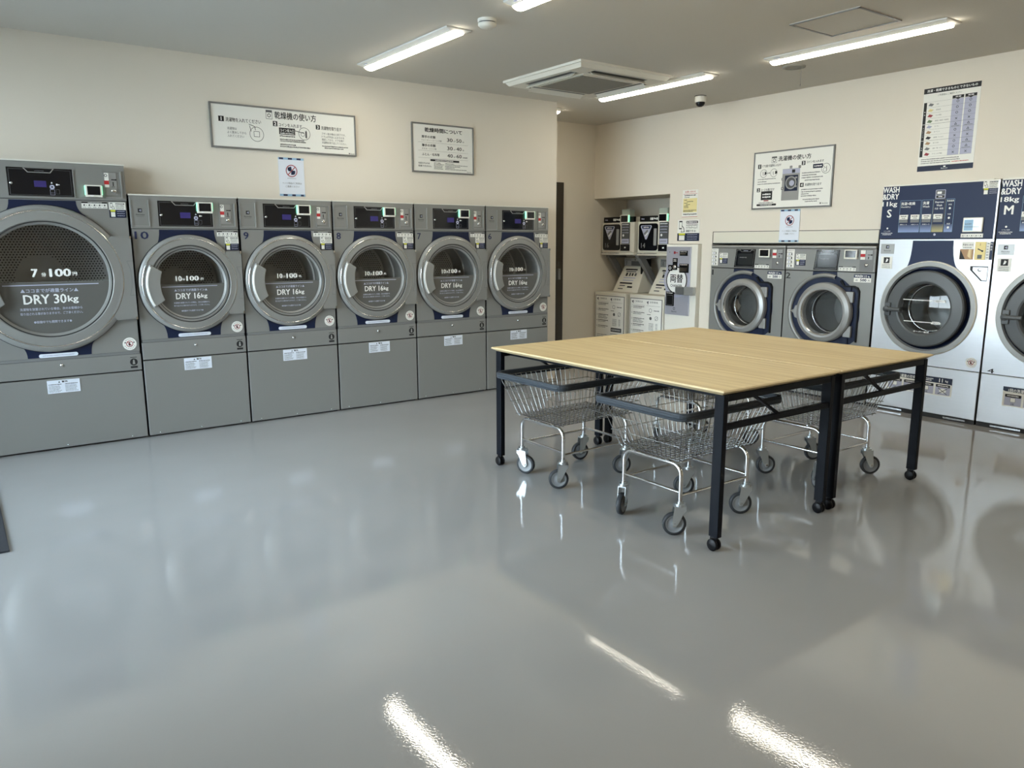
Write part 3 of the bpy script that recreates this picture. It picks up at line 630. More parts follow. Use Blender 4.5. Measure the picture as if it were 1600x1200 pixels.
    b = MB(); b.box(.028, .119, -.002, 0, 1.133, 1.229, m_paper); b.quad(.05, .098, 1.176, 1.222, -.0026, m_ink); b.flat([(.066, 1.184), (.074, 1.214), (.088, 1.206), (.08, 1.188)], -.003, m_inkW)
    for k in range(3): b.scrib(.04, .108, 1.166 - .012 * k, .006, -.0026, m_inkG)
    b.build('sticker', t)
    def curve(p, q): return [(p[0] + (q[0] - p[0]) * (1 - math.cos(PI / 2 * i / 6)), p[1] + (q[1] - p[1]) * math.sin(PI / 2 * i / 6)) for i in range(7)]
    b = MB(); b.flat(curve((.568, 1.352), (.628, 1.140)) + curve((.268, 1.352), (.225, 1.140))[::-1], -.0015, m_navyW); b.build('navy_panel', t)
    # payment corner
    b = MB(); b.box(.630, .715, -.003, 0, 1.292, 1.343, m_paper); b.text('料金を入れる', .672, 1.322, -.0036, m_ink, h=.014, w=.07, bold=.01); b.scrib(.64, .70, 1.302, .006, -.0036, m_inkG)
    b.box(.619, .713, -.003, 0, 1.215, 1.290, m_tan); b.flat([(.622, 1.288), (.622, 1.217), (.66, 1.217)], -.0036, m_ink); b.flat([(.68, 1.288), (.70, 1.288), (.70, 1.22), (.672, 1.24)], -.0036, m_wood); b.build('coin_entry', t)
    b = MB(); b.box(.722, .794, -.006, 0, 1.213, 1.343, m_cream); b.quad(.755, .759, 1.315, 1.332, -.0066, m_tan); b.line(.742, 1.293, .772, 1.278, .007, -.0066, m_ink); b.disc(.774, 1.277, .007, -.0067, m_ink, 10); b.quad(.744, .774, 1.222, 1.25, -.0066, m_greyplastic); b.build('coin_plate', t)
    b = MB(); b.box(.798, .841, -.003, 0, 1.216, 1.343, m_paper); b.quad(.822, .841, 1.216, 1.343, -.0035, m_navyW)
    for k in range(6): b.scrib(.802, .816, 1.33 - .02 * k, .006, -.0036, m_navy)
    b.text('料', .8315, 1.328, -.004, m_inkW, h=.014); b.text('金', .8315, 1.308, -.004, m_inkW, h=.014); b.text('表', .8315, 1.288, -.004, m_inkW, h=.014); b.build('price_label', t)
    b = MB(); b.prism([(.703, 1.168), (.822, 1.168), (.822, 1.062), (.783, 1.062), (.703, 1.140)], -.003, 0, m_dark); b.prism([(.722, 1.161), (.822, 1.161), (.822, 1.068), (.792, 1.068), (.722, 1.138)], -.006, -.003, m_steel)
    o = b.build('cash_box_door', t); MB().lathe(.770, 1.143, [(.014, -.006), (.014, -.009), (.011, -.010), (.0001, -.010)], m_chrome, 20).build('lock', o)
    b = MB(); no_hand_sticker(b, .779, .462, .038, -.0035); b.build('sticker', t)
    # round door
    b = MB(); b.lathe(cx, cz, [(.362, 0), (.360, -.014), (.354, -.019), (.324, -.019), (.316, -.006)], m_ring, 96, sharp=True).lathe(cx, cz, [(.3625, -.001), (.3605, -.0145), (.3545, -.0195)], m_white, 96); b.build('door_surround', t)
    b = MB(); b.lathe(cx, cz, [(.317, -.008), (.315, .030), (.285, .034), (.22, .036)], m_navy, 96); b.build('navy_well', t)  # well round the door, its shadow ring painted in with the dark navy
    cx, cz = .411, .836
    dr = MB().lathe(cx, cz, [(.292, .012), (.292, -.024), (.282, -.034), (.21, -.038), (.198, -.034), (.190, -.012), (.188, .02)], m_greyplastic, 96, sharp=True).build('door', t)
    MB().lathe(cx, cz, [(.190, -.014), (.12, -.030), (.05, -.036), (.0001, -.037)], m_glassC, 64).build('door_glass', dr)
    b = MB()
    for zz, s in ((.066, '乾燥ライン'), (-.10, '洗濯ライン')):
        L = math.sqrt(.172 ** 2 - zz ** 2); yy = -.0375
        b.quad(cx - L, cx + L, cz + zz - .003, cz + zz + .003, yy, m_inkW); b.flat([(cx + L * .55, cz + zz + .01), (cx + L * .95, cz + zz + .01), (cx + L, cz + zz - .010), (cx + L * .48, cz + zz - .010)], yy - .0004, m_inkW); b.text(s, cx + L * .74, cz + zz, yy - .0008, m_ink, h=.011, w=L * .34)
    b.text('オーバー厳禁', cx, cz - .175, -.039, m_inkW, h=.013, w=.12, bold=.015)
    b.build('lettering', dr)
    b = MB(); b.box(.115, .160, -.05, -.03, .77, .87, m_greyplastic); b.tube([(.135, -.062, .820), (.19, -.066, .820), (.245, -.060, .820)], .015, m_greyplastic, 12); b.lathe(.135, .82, [(.024, -.05), (.024, -.07), (.0001, -.074)], m_greyplastic, 20); b.build('handle', dr, .003)
    for zz in (.90, .77):
        b = MB()
        for s in (0, 1): b.lathe(.728 + .01 * s, zz + .018 * s, [(.008, .014), (.008, -.002), (.0001, -.003)], m_black, 12)
        b.build('hinge', dr)
    b = MB(); b.lathe(cx, cz, [(.315, .038), (.19, .04), (.19, .12), (.18, .14)], m_rubber, 64).lathe(cx, cz, [(.18, .14), (.25, .15), (.25, .55)], m_drum, 64).lathe(cx, cz, [(.25, .55), (.09, .55), (.08, .52), (.0001, .5)], m_drum, 64).lathe(cx, cz, [(.186, .1), (.178, .095), (.174, .1)], m_chrome, 64)
    for k in range(3):
        a = .9 + k * 2 * PI / 3; px, pz = cx + .23 * math.cos(a), cz + .23 * math.sin(a); b.box(px - .022, px + .022, .16, .55, pz - .022, pz + .022, m_drum)
    b.build('drum', t)
    return t
def combo_extra(t, kg, size, num):
    hd = [c for c in t.children if c.name.startswith('control_header')][0]
    b = MB(); y = -.0088; b.text('WASH', .004, 1.742, y, m_inkW, h=.042, w=.126, al='l', bold=.022); b.text('&DRY', .004, 1.690, y, m_inkW, h=.042, w=.126, al='l', bold=.022)
    b.text(kg + 'kg', .006, 1.630, y, m_inkW, h=.044, w=.116, al='l', bold=.018)
    b.text(size, .066, 1.562, y, m_inkW, h=.06, bold=.02); b.build('size_lettering', hd)
    number(t, num, .044, .420, .032, .042, m_ink)
    b = MB(); a, c, e, q = .162, .664, .180, .322; ww, hh = c - a, q - e
    b.box(a, c, -.0045, -.002, e, q, m_paper); y = -.005
    b.flat([(a, q), (c, q), (c, q - hh * .36), (c - ww * .02, q - hh * .33), (a + ww * .03, q - hh * .24), (a, q - hh * .2)], y, m_navy)
    b.text('1回の洗濯量の目安', a + ww * .26, q - hh * .16, y - .0004, m_inkW, h=hh * .17, w=ww * .38, bold=.012); b.scrib(a + ww * .58, a + ww * .72, q - hh * .12, hh * .06, y - .0004, m_inkW); b.scrib(a + ww * .58, a + ww * .70, q - hh * .21, hh * .06, y - .0004, m_inkW)
    b.text(kg, a + ww * .835, q - hh * .16, y - .0004, m_inkW, h=hh * .2, bold=.02); b.text('kg', a + ww * .92, q - hh * .18, y - .0004, m_inkW, h=hh * .15, bold=.01)
    for k in range(4):
        u0 = a + ww * (.03 + .245 * k); u1 = u0 + ww * .215; z1 = q - hh * .37
        b.quad(u0, u1, e + hh * .06, z1, y, m_lav); b.flat(rrect(u0 + .002, u1 - .002, z1 - hh * .15, z1, .006), y - .0004, m_ink); b.scrib(u0 + .015, u1 - .015, z1 - hh * .075, hh * .06, y - .0008, m_inkW)
        m_ = (u0 + u1) / 2; zc = e + hh * .33
        if k < 3: b.flat(rrect(m_ - .016, m_ + .016, zc - .012, zc + .018, .006), y - .0004, m_inkW); b.rect(m_ - .016, m_ + .016, zc - .012, zc + .018, .002, y - .0006, m_inkG); b.text('%d枚' % (2 + 2 * (k == 1)), m_, e + hh * .14, y - .0004, m_ink, h=hh * .11)
        else: b.disc(m_, zc - .006, .026, y - .0004, m_inkW, 20, .7); b.line(u0 + .02, z1 - hh * .2, u1 - .02, e + hh * .1, .004, y - .001, m_ink); b.line(u0 + .02, e + hh * .1, u1 - .02, z1 - hh * .2, .004, y - .001, m_ink)
    b.build('capacity_sign', t)
cs = make_combo(); cm = copy_tree(cs); cm.location.y = 3.293 - .852
cs['label'] = 'stainless 11 kg washer dryer with navy top panel lettered S'; cm['label'] = 'stainless 18 kg washer dryer with navy top panel lettered M'
combo_extra(cs, '11', 'S', '3'); combo_extra(cm, '18', 'M', '4')

# ---------------------------------------------------------------- money changer
t = thing('money_changer', (XW, 5.556, 0), 'narrow silver and white money changer beside the shoe washer alcove', 'change machine', None, -PI / 2)
MB().box(0, .412, -.055, .35, 0, 1.318, m_white).build('housing', t, .004)
MB().box(.006, .355, -.058, -.055, .06, .44, m_off).build('lower_door', t, .002)
fp = MB().box(.012, .335, -.066, -.055, .60, 1.295, m_changer).build('face_panel', t, .003)
b = MB(); y = -.0667; e = .160; ez = .955
b.ringflat(e, ez, .155, .172, y, m_lav, 40); b.disc(e, ez, .140, y, m_ink, 48, 1.0); b.disc(e, ez, .128, y - .0005, m_inkW, 48, 1.0)
b.text('両替', e, ez + .02, y - .001, m_ink, h=.085, w=.17, bold=.012); b.text('CHANGER', e, ez - .055, y - .001, m_ink, h=.028, w=.155, bold=.01)
b.text('Electrolux', .14, .635, y, m_ink, h=.018, w=.07); b.rect(.13, .15, .655, .675, .004, y, m_ink)
b.disc(.125, 1.235, .012, y, m_red, 12); b.quad(.11, .135, 1.222, 1.248, y - .0003, m_maroon); b.scrib(.14, .165, 1.235, .015, y, m_red); b.scrib(.05, .06, 1.24, .012, y, m_inkG)
b.build('face_print', fp)
for a, c, z0, z1 in ((.195, .295, 1.205, 1.255), (.195, .315, 1.035, 1.125)):
    b = MB(); b.box(a, c, -.072, -.066, z0, z1, m_black); b.box(a + .012, c - .012, -.078, -.072, z0 + .012, z0 + (z1 - z0) * .55, m_chrome); b.scrib(a + .01, c - .01, z1 - .01, .01, -.0725, m_inkW); b.build('bill_slot', fp)
b = MB(); b.box(.105, .165, -.072, -.066, 1.06, 1.18, m_black).box(.045, .10, -.072, -.066, 1.05, 1.11, m_black); b.lathe(.135, 1.09, [(.02, -.072), (.02, -.08), (.0001, -.081)], m_chrome, 16); b.scrib(.115, .155, 1.165, .01, -.0725, m_inkW); b.scrib(.115, .155, 1.15, .01, -.0725, m_inkW); b.ringflat(.072, 1.078, .010, .016, -.0725, m_inkW, 14); b.build('coin_slot', fp)
b = MB(); b.box(.030, .135, -.074, -.066, .690, .835, m_black); b.rect(.042, .124, .70, .80, .005, -.0745, m_inkG); b.scrib(.04, .12, .822, .01, -.0745, m_inkW); b.build('coin_tray', fp)
b = MB(); b.box(.180, .415, -.105, -.066, .815, .895, m_zinc); b.box(.30, .415, -.11, -.105, .812, .898, m_silverL); b.build('lock_cover', fp, .004)

# ---------------------------------------------------------------- shoe washers and dryers in the alcove
def make_shoe_dryer():
    t = thing('shoe_dryer', (6.2, 6.705, 1.205), '', 'shoe dryer', 'shoe dryers in the alcove', -PI / 2)
    b = MB(); b.box(0, .52, .0, .38, .02, .36, m_off); b.box(.03, .5, .03, .36, .36, .415, m_off); b.box(-.0, .53, -.012, .38, -.01, .02, m_off); b.build('body', t, .012, 3)
    b = MB(); b.box(.035, .515, -.006, .03, .355, .415, m_black); y = -.0065; b.scrib(.06, .11, .384, .016, y, m_lav); b.scrib(.19, .40, .385, .028, y, m_inkW); b.build('header', t)
    b = MB(); b.prism(rrect(.028, .305, .045, .335, .03), -.012, 0, m_gloss)
    dr = b.build('door', t, .004)
    b = MB(); y = -.0126; b.flat([(.065, .315), (.215, .315), (.222, .30), (.15, .165), (.13, .165), (.058, .30)], y, m_lav); b.flat([(.072, .308), (.208, .308), (.196, .278), (.084, .278)], y - .0005, m_navyW); b.scrib(.10, .18, .293, .012, y - .001, m_inkW)
    b.line(.11, .22, .165, .262, .02, y - .0006, m_grey); b.line(.125, .20, .17, .235, .012, y - .0006, m_inkW); b.build('badge', dr)
    MB().box(.265, .300, -.03, -.012, .10, .28, m_silverL).build('handle', dr, .005)
    b = MB(); b.box(.330, .455, -.008, 0, .115, .345, m_greyplastic); y = -.0086
    for k in range(4): b.scrib(.34, .445, .33 - .03 * k, .012, y, m_lav if k else m_inkW)
    b.disc(.36, .21, .014, y, m_inkW, 12); b.quad(.335, .45, .12, .172, y, m_lav); b.scrib(.345, .44, .146, .012, y - .0004, m_inkG); b.build('control_panel', t)
    b = MB(); b.box(.318, .458, -.01, 0, .04, .11, m_gloss); b.scrib(.38, .41, .075, .02, -.0106, m_inkW); b.build('coin_box', t)
    b = MB(); b.scrib(.01, .30, .012, .012, -.0125, m_inkG); b.build('maker_print', t)
    reader(t, .325, .45, .345, .435, -.004, both=None)
    MB().box(.20, .32, .12, .2, .415, .50, m_mint).build('vent_box', t)
    return t
def make_shoe_washer():
    t = thing('shoe_washer', (6.115, 6.715, 0), '', 'shoe washer', 'shoe washers in the alcove', -PI / 2)
    MB().box(0, .515, 0, .48, .02, .772, m_off).box(.01, .505, .01, .45, 0, .02, m_dark).build('cabinet', t, .008)
    b = MB(); b.box(.02, .495, -.004, 0, .05, .735, m_grey); b.box(.03, .487, -.006, -.004, .05, .727, m_paper); y = -.0066
    for k, a in enumerate((.045, .27)):
        b.flat([(a, .70), (a + .03, .712), (a + .025, .672)], y, m_inkG); b.text('ご利用方法' if not k else '注意事項', a + .045, .70, y, m_ink, h=.02, al='l', w=.12); b.line(a, .66, a + .2, .66, .002, y, m_inkG)
    for k in range(5):
        z = .64 - .065 * k; b.text(str(k + 1), .05, z, y, m_ink, h=.018); b.scrib(.07, .24, z + .004, .011, y, m_ink); b.scrib(.07, .20, z - .012, .008, y, m_inkG)
        if k == 2: b.scrib(.07, .23, z - .026, .008, y, m_inkG); b.scrib(.07, .22, z - .038, .008, y, m_inkG)
    b.ringflat(.33, .61, .018, .022, y, m_inkG, 16); b.scrib(.38, .46, .61, .014, y, m_inkG); b.scrib(.28, .34, .565, .01, y, m_ink); b.disc(.335, .525, .018, y, m_inkG, 12); b.ringflat(.42, .53, .02, .024, y, m_inkG, 16); b.line(.40, .505, .44, .55, .003, y, m_ink)
    for k in range(7): b.scrib(.31, .38, .47 - .012 * k, .006, y, m_inkG); b.scrib(.41, .44, .47 - .012 * k, .006, y, m_inkG)
    b.flat(rrect(.285, .46, .325, .372, .004), y, m_greyplastic); b.scrib(.30, .44, .348, .012, y - .0004, m_inkW)
    for k in range(4): b.scrib(.28, .46, .30 - .03 * k, .009, y, m_inkG); b.scrib(.05, .22, .28 - .02 * k, .008, y, m_inkG)
    b.build('instruction_panel', t)
    # sloping lid and control strip above the cabinet
    lid = MB(); P = [(.13, .16, .775), (.53, .16, .775), (.50, .30, 1.065), (.17, .30, 1.065), (.13, .42, .775), (.53, .42, .775), (.50, .42, 1.065), (.17, .42, 1.065)]
    lid.add(P, [(0, 1, 2, 3), (5, 4, 7, 6), (4, 0, 3, 7), (1, 5, 6, 2), (3, 2, 6, 7)], m_off); lo = lid.build('lid', t, .006)
    b = MB()
    for fz, x0, x1, h, m in ((.87, .22, .41, .018, m_ink), (.79, .24, .40, .012, m_inkG), (.68, .25, .28, .04, m_ink), (.68, .30, .33, .04, m_inkG), (.68, .345, .37, .035, m_ink), (.68, .39, .42, .035, m_inkG), (.55, .23, .42, .012, m_lav), (.45, .23, .40, .012, m_lav), (.34, .20, .40, .018, m_ink), (.24, .21, .30, .012, m_inkG), (.2, .34, .42, .02, m_ink), (.12, .20, .28, .012, m_inkG)):
        def pt(x, q): return (x, .16 + .14 * q - .002, .775 + .29 * q + .001)
        hq = h / .32; b.add([pt(x0, fz - hq / 2), pt(x1, fz - hq / 2), pt(x1, fz + hq / 2), pt(x0, fz + hq / 2)], [(0, 1, 2, 3)], m)
    b.build('lid_print', lo)
    b = MB(); b.box(.17, .47, .30, .42, 1.068, 1.155, m_silverL); y = .2994
    b.scrib(.18, .28, 1.138, .012, y, m_inkG); b.quad(.205, .212, 1.08, 1.125, y, m_ink); b.box(.30, .47, .285, .30, 1.075, 1.125, m_greyplastic); b.quad(.34, .352, 1.132, 1.148, y, m_ink); b.box(.425, .432, .29, .30, 1.130, 1.153, m_glow); b.build('control_strip', t)
    MB().box(.475, .50, .26, .40, .775, 1.15, m_black).build('cable_duct', t)
    return t
def make_bracket(y0, label):
    b = MB(); b.prism([(0, -.012), (.05, -.012), (.05, -.04), (0, -.04)], .02, .30, m_grey)
    b.add([(0, .03, -.03), (.05, .03, -.03), (.05, .12, -.03), (0, .12, -.03), (0, .33, -.40), (.05, .33, -.40), (.05, .415, -.40), (0, .415, -.40)], [(3, 2, 1, 0), (4, 5, 6, 7), (0, 1, 5, 4), (1, 2, 6, 5), (2, 3, 7, 6), (3, 0, 4, 7)], m_grey)
    o = b.build('wall_bracket'); o.location = (6.2, y0, 1.205); o.rotation_euler = (0, 0, -PI / 2); tag(o, label, 'bracket', 'slanted brackets under the shoe dryers'); o['kind'] = 'thing'
random.seed(11)
sd = make_shoe_dryer(); sd2 = copy_tree(sd); sd2.location.y = 6.705 - .575
sd['label'] = 'white shoe dryer numbered 16 next to the recess wall'; sd2['label'] = 'white shoe dryer numbered 14 next to the money changer'
for q, s in ((sd, '16'), (sd2, '14')):
    MB().text(s, .10, .10, -.0126, m_grey, h=.05, w=.06, bold=.01).build('number', q)
make_bracket(6.650, 'slanted grey bracket under shoe dryer 16 next to the recess wall'); make_bracket(6.172, 'slanted grey bracket between the sloping lids of the two shoe washers')
sw = make_shoe_washer(); sw2 = copy_tree(sw); sw2.location.y = 6.715 - .57
sw['label'] = 'ivory shoe washer cabinet below shoe dryer 16'; sw2['label'] = 'ivory shoe washer cabinet below shoe dryer 14'

# ---------------------------------------------------------------- wall signs (local frame x to the right, z up, facing -y)
def board(name, loc, wd, ht, label, cat, rz=0, frame=True, base=m_paper, group=None):
    t = thing(name, loc, label, cat, group, rz)
    MB().box(0, wd, -.012 if frame else -.003, -.0005, 0, ht, base).build('panel', t)
    if frame:
        g = .008; b = MB(); b.box(-.004, wd + .004, -.018, 0, -.004, g, m_alum).box(-.004, wd + .004, -.018, 0, ht - g, ht + .004, m_alum).box(-.004, g, -.018, 0, g, ht - g, m_alum).box(wd - g, wd + .004, -.018, 0, g, ht - g, m_alum); b.build('frame', t, .002)
    return t
class Pr(MB):                                   # print in fractions of a sheet, z measured down from the top
    def __init__(s, wd, ht, y): super().__init__(); s.w, s.h, s.y = wd, ht, y
    def T(s, t, a, b, z, h, m=m_ink, bold=.008, k=0): return s.text(t, a * s.w, (1 - z) * s.h, s.y - k, m, h=h * s.h, w=(b - a) * s.w, al='l', bold=bold)
    def B(s, a, b, z0, z1, m, k=0): return s.quad(a * s.w, b * s.w, (1 - z1) * s.h, (1 - z0) * s.h, s.y - k, m)
    def S(s, a, b, z, h, m=m_ink, k=0): return s.scrib(a * s.w, b * s.w, (1 - z) * s.h, h * s.h, s.y - k, m)
    def num(s, t, a, b, z0, z1): s.B(a, b, z0, z1, m_ink); return s.text(t, (a + b) / 2 * s.w, (1 - (z0 + z1) / 2) * s.h, s.y - .0005, m_inkW, h=(z1 - z0) * s.h * .68, bold=.03)
    def C(s, a, z, rr, m=m_ink, wd=.003): return s.ringflat(a * s.w, (1 - z) * s.h, rr - wd, rr, s.y, m, 32)
    def L(s, a, z, a2, z2, wd, m=m_ink, k=0): return s.line(a * s.w, (1 - z) * s.h, a2 * s.w, (1 - z2) * s.h, wd, s.y - k, m)
    def icon(s, a, b, z0, z1):
        s.rect(a * s.w, b * s.w, (1 - z1) * s.h, (1 - z0) * s.h, .003, s.y, m_inkG); s.B(a, b, z0, z0 + (z1 - z0) * .25, m_inkG); s.ringflat((a + b) / 2 * s.w, (1 - (z0 * .4 + z1 * .6)) * s.h, (b - a) * s.w * .2, (b - a) * s.w * .3, s.y, m_ink, 20)
random.seed(5)
wd, ht = 1.108, .304
t = board('instruction_board', (1.623, YW, 2.019), wd, ht, 'wide framed board on how to use the dryers, above dryers 10 and 9', 'sign')
p = Pr(wd, ht, -.0126); p.icon(.362, .402, .06, .26); p.T('乾燥機の使い方', .42, .71, .155, .17, bold=.012)
p.num('1', .05, .085, .29, .41); p.T('洗濯物を入れてください', .095, .325, .355, .095)
for k, s in enumerate(('洗濯物は', 'よく脱水してから', '入れてください')): p.T(s, .102, .102 + .0152 * len(s), .555 + .085 * k, .062, bold=0)
p.C(.293, .645, .052); x, z = .275 * wd, .38 * ht
p.line(x - .035, z + .06, x + .008, z + .045, .004, p.y, m_ink); p.line(x + .008, z + .045, x + .012, z + .02, .004, p.y, m_ink); p.rect(x, x + .04, z - .025, z + .012, .003, p.y, m_ink); p.line(x - .03, z + .05, x - .02, z + .01, .004, p.y, m_ink)
p.num('2', .405, .436, .30, .42); p.T('コインを入れます', .445, .606, .375, .085)
p.B(.445, .556, .44, .60, m_ink); p.T('コイン投入口', .453, .548, .50, .07, m_inkW, k=.0005); p.S(.453, .548, .57, .03, m_inkW, k=.0005); p.L(.556, .49, .62, .53, .005)
p.C(.622, .545, .046); p.C(.61, .56, .016, m_inkG); p.B(.628, .64, .48, .64, m_inkG); p.L(.635, .46, .637, .66, .003)
for z, b2, h in ((.635, .555, .035), (.715, .62, .028), (.755, .63, .028), (.835, .56, .034), (.885, .66, .034)): p.S(.448, b2, z, h)
p.num('3', .706, .736, .30, .41); p.T('洗濯物を取り出す', .745, .895, .365, .09)
for k, (s, e) in enumerate((('ブザー音が鳴ると終了です。', .925), ('ドラムが完全に止まるのを', .915), ('確認してから、ドアを開け', .912), ('洗濯物を取り出してください。', .93))): p.T(s, .747, e, .50 + .072 * k, .055, bold=0)
p.S(.747, .94, .805, .03); p.S(.765, .91, .85, .03); p.T('Electrolux', .958, .99, .945, .035, m_inkG); p.B(.945, .954, .93, .96, m_inkG)
p.build('print', t)
wd, ht = .606, .394
t = board('drying_time_board', (3.243, YW, 1.930), wd, ht, 'framed board of drying times above dryer 7', 'sign')
p = Pr(wd, ht, -.0126); p.T('乾燥時間について', .2, .81, .125, .09, bold=.02)
for z, a, e, s, q, n1, n2, tail in ((.27, .15, .37, '厚手の衣類', 'トレーナー・ジーンズ等', '30', '50', '分'), (.445, .15, .37, '薄手の衣類', 'タオル・シャツ等', '30', '40', '分'), (.63, .15, .43, 'ふとん・毛布等', '', '40', '60', '分程度')):
    p.T(s, a, e, z, .055, bold=.015)
    if q: p.T(q, a, a + .029 * len(q), z + .068, .035, bold=0)
    zc = z + .03 if q else z; p.T(n1, .56, .65, zc, .075, bold=.012); p.T('分', .665, .69, zc + .02, .03); p.T('-', .695, .705, zc + .01, .008); p.T(n2, .715, .80, zc, .075, bold=.012); p.T(tail, .815, .815 + .028 * len(tail), zc + .02, .03, bold=.012)
for z in (.385, .555, .705): p.L(.09, z, .91, z, .0012, m_inkG)
p.flat(rrect(.28 * wd, .76 * wd, .235 * ht, .275 * ht, .0075), p.y, m_ink); p.S(.36, .66, .745, .022, m_inkW, .0005)
p.T('右記のものは', .09, .27, .815, .038, bold=.012); p.T('乾燥できません', .09, .30, .875, .038, bold=.012)
for k in range(5): p.S(.34, .34 + random.uniform(.1, .17), .80 + .03 * k, .018, m_inkG); p.S(.52, .52 + random.uniform(.1, .4), .80 + .03 * k, .018, m_inkG)
p.T('Electrolux', .89, .97, .955, .022, m_inkG); p.build('print', t)
def pet_notice(loc, label, rz=0):
    wd, ht = .2, .284
    t = board('pet_notice', loc, wd, ht, label, 'notice', rz, False, m_paperB, 'no pet laundry notices')
    p = Pr(wd, ht, -.0036); p.B(0, 1, 0, .055, m_inkB); p.B(0, 1, .945, 1, m_inkB)
    for k in range(3): p.B(.04 + .34 * k, .2 + .34 * k, .005, .05, m_inkN, .0004); p.B(.14 + .34 * k, .30 + .32 * k, .95, .995, m_inkN, .0004)
    c, z = .5 * wd, .66 * ht
    p.ringflat(c, z, .039, .045, p.y - .0008, m_maroon, 40); p.line(c - .028, z - .028, c + .028, z + .028, .006, p.y - .001, m_maroon)
    for dx, dz, rr in ((-.014, .012, .016), (.012, -.012, .016), (-.024, .020, .006), (-.006, .026, .006), (.022, -.004, .007), (.002, -.022, .007)): p.disc(c + dx, z + dz, rr, p.y - .0002 - rr * .01, m_navyW, 16)
    p.S(.33, .67, .535, .014, m_inkG); p.T('ペット用品のご利用は', .12, .88, .66, .05, m_inkG, 0); p.T('ご遠慮ください', .24, .78, .745, .05, m_inkG, 0); p.build('print', t)
    return t
pet_notice((2.099, YW, 1.692), 'white no pet laundry notice above dryer 9 under the wide board')
pet_notice((XW - .0045, 4.255, 1.342), 'white no pet laundry notice above the small washers 1 and 2', -PI / 2)
wd, ht = .792, .499
t = board('instruction_board', (XW, 4.559, 1.641), wd, ht, 'framed board on how to use the washers, above washers 1 and 2', 'sign', -PI / 2)
p = Pr(wd, ht, -.0126); p.icon(.235, .30, .095, .20); p.T('洗濯機の使い方', .32, .73, .14, .085, bold=.015)
p.num('1', .055, .098, .21, .285); p.T('ドアを開け洗濯物を入れます', .11, .36, .245, .045, bold=.012)
p.C(.135, .375, .036); p.C(.27, .375, .036); p.L(.18, .375, .22, .375, .004); p.L(.205, .36, .22, .375, .003)
p.flat([(.135 * wd + .01, .59 * ht), (.135 * wd + .03, .615 * ht), (.135 * wd + .03, .64 * ht), (.135 * wd + .012, .665 * ht)], p.y, m_ink); p.flat([(.27 * wd + .012, .60 * ht), (.27 * wd + .033, .61 * ht), (.27 * wd + .033, .65 * ht), (.27 * wd + .014, .66 * ht)], p.y, m_ink); p.L(.125, .34, .13, .41, .005, m_inkG); p.L(.26, .35, .265, .41, .005, m_inkG)
for z, e in ((.475, .30), (.52, .18), (.56, .36)): p.S(.06, e, z, .018, m_inkG)
p.num('2', .055, .098, .63, .70); p.T('コースを選びます', .108, .29, .665, .045, bold=.012)
p.B(.115, .265, .69, .845, m_ink); p.S(.135, .25, .745, .032, m_inkW, .0005); p.S(.135, .25, .795, .032, m_inkW, .0005); p.B(.155, .22, .85, .868, m_maroon); p.S(.09, .29, .895, .018, m_inkG)
p.flat(rrect(.06 * wd, .325 * wd, .05 * ht, .085 * ht, .008), p.y, m_ink); p.S(.11, .27, .932, .014, m_inkW, .0005)
p.B(.385, .605, .325, .87, m_silverL); p.B(.385, .605, .33, .41, m_lav, .0003); p.B(.505, .545, .345, .40, m_ink, .0006); p.B(.42, .585, .44, .71, m_navy, .0006); cx, cz = .5 * wd, .43 * ht
p.ringflat(cx, cz, .045, .056, p.y - .001, m_silverL, 32); p.disc(cx, cz, .045, p.y - .001, m_greyplastic, 24); p.disc(cx + .008, cz - .003, .025, p.y - .0014, m_lav, 20); p.B(.55, .575, .47, .50, m_silverL, .0012); p.B(.55, .575, .62, .65, m_silverL, .0012)
for s, a, z in (('2', .475, .30), ('3', .585, .305), ('1', .378, .50), ('4', .378, .66)): p.num(s, a, a + .028, z - .022, z + .022)
p.num('3', .62, .665, .215, .285); p.T('コインを入れます', .68, .885, .24, .04, bold=.012); p.B(.76, .878, .285, .355, m_navy); p.S(.775, .865, .32, .022, m_inkW, .0005); p.L(.878, .32, .90, .345, .004); p.C(.915, .37, .042); p.C(.905, .39, .018, m_inkG); p.L(.92, .33, .925, .42, .004, m_inkG)
for z, a, e in ((.42, .63, .85), (.46, .63, .81), (.50, .63, .885), (.545, .67, .85)): p.S(a, e, z, .02, m_inkG)
p.num('4', .615, .66, .585, .655); p.T('洗濯物を取り出す', .675, .875, .62, .045, bold=.012)
for z, a, e in ((.70, .635, .90), (.74, .635, .88), (.775, .635, .73), (.81, .635, .82), (.87, .66, .865), (.905, .69, .84)): p.S(a, e, z, .02, m_inkG)
p.T('Electrolux', .895, .965, .945, .022, m_inkG); p.B(.87, .885, .93, .958, m_inkG); p.build('print', t)
wd, ht = .402, .602
t = board('laundry_poster', (XW, 3.070, 1.871), wd, ht, 'tall poster with a table of circles and crosses above the navy topped washer dryer', 'poster', -PI / 2, False)
p = Pr(wd, ht, -.0036); p.B(0, 1, 0, .062, m_ink); p.T('洗濯・乾燥できるものとできないもの', .06, .94, .031, .032, m_inkW, .012, .0005); p.T('ご利用前にご確認ください', .26, .68, .093, .022, m_ink, 0)
p.B(0, 1, .935, 1, m_navy); p.T('Electrolux', .44, .56, .975, .014, m_inkW, 0, .0005); p.B(.48, .52, .948, .963, m_inkW, .0005)
zs = [.165 + .066 * k for k in range(11)]
for a, s in ((.525, '洗濯'), (.745, '乾燥')):
    p.B(a, a + .2, .125, .16, m_ink); p.T(s, a + .05, a + .15, .142, .018, m_inkW, .01, .0005); p.B(a, a + .2, .165, zs[-1], m_lav); c = (a + .1) * wd; p.flat([(c - .016, .84 * ht), (c + .016, .84 * ht), (c, .825 * ht)], p.y - .0004, m_ink)
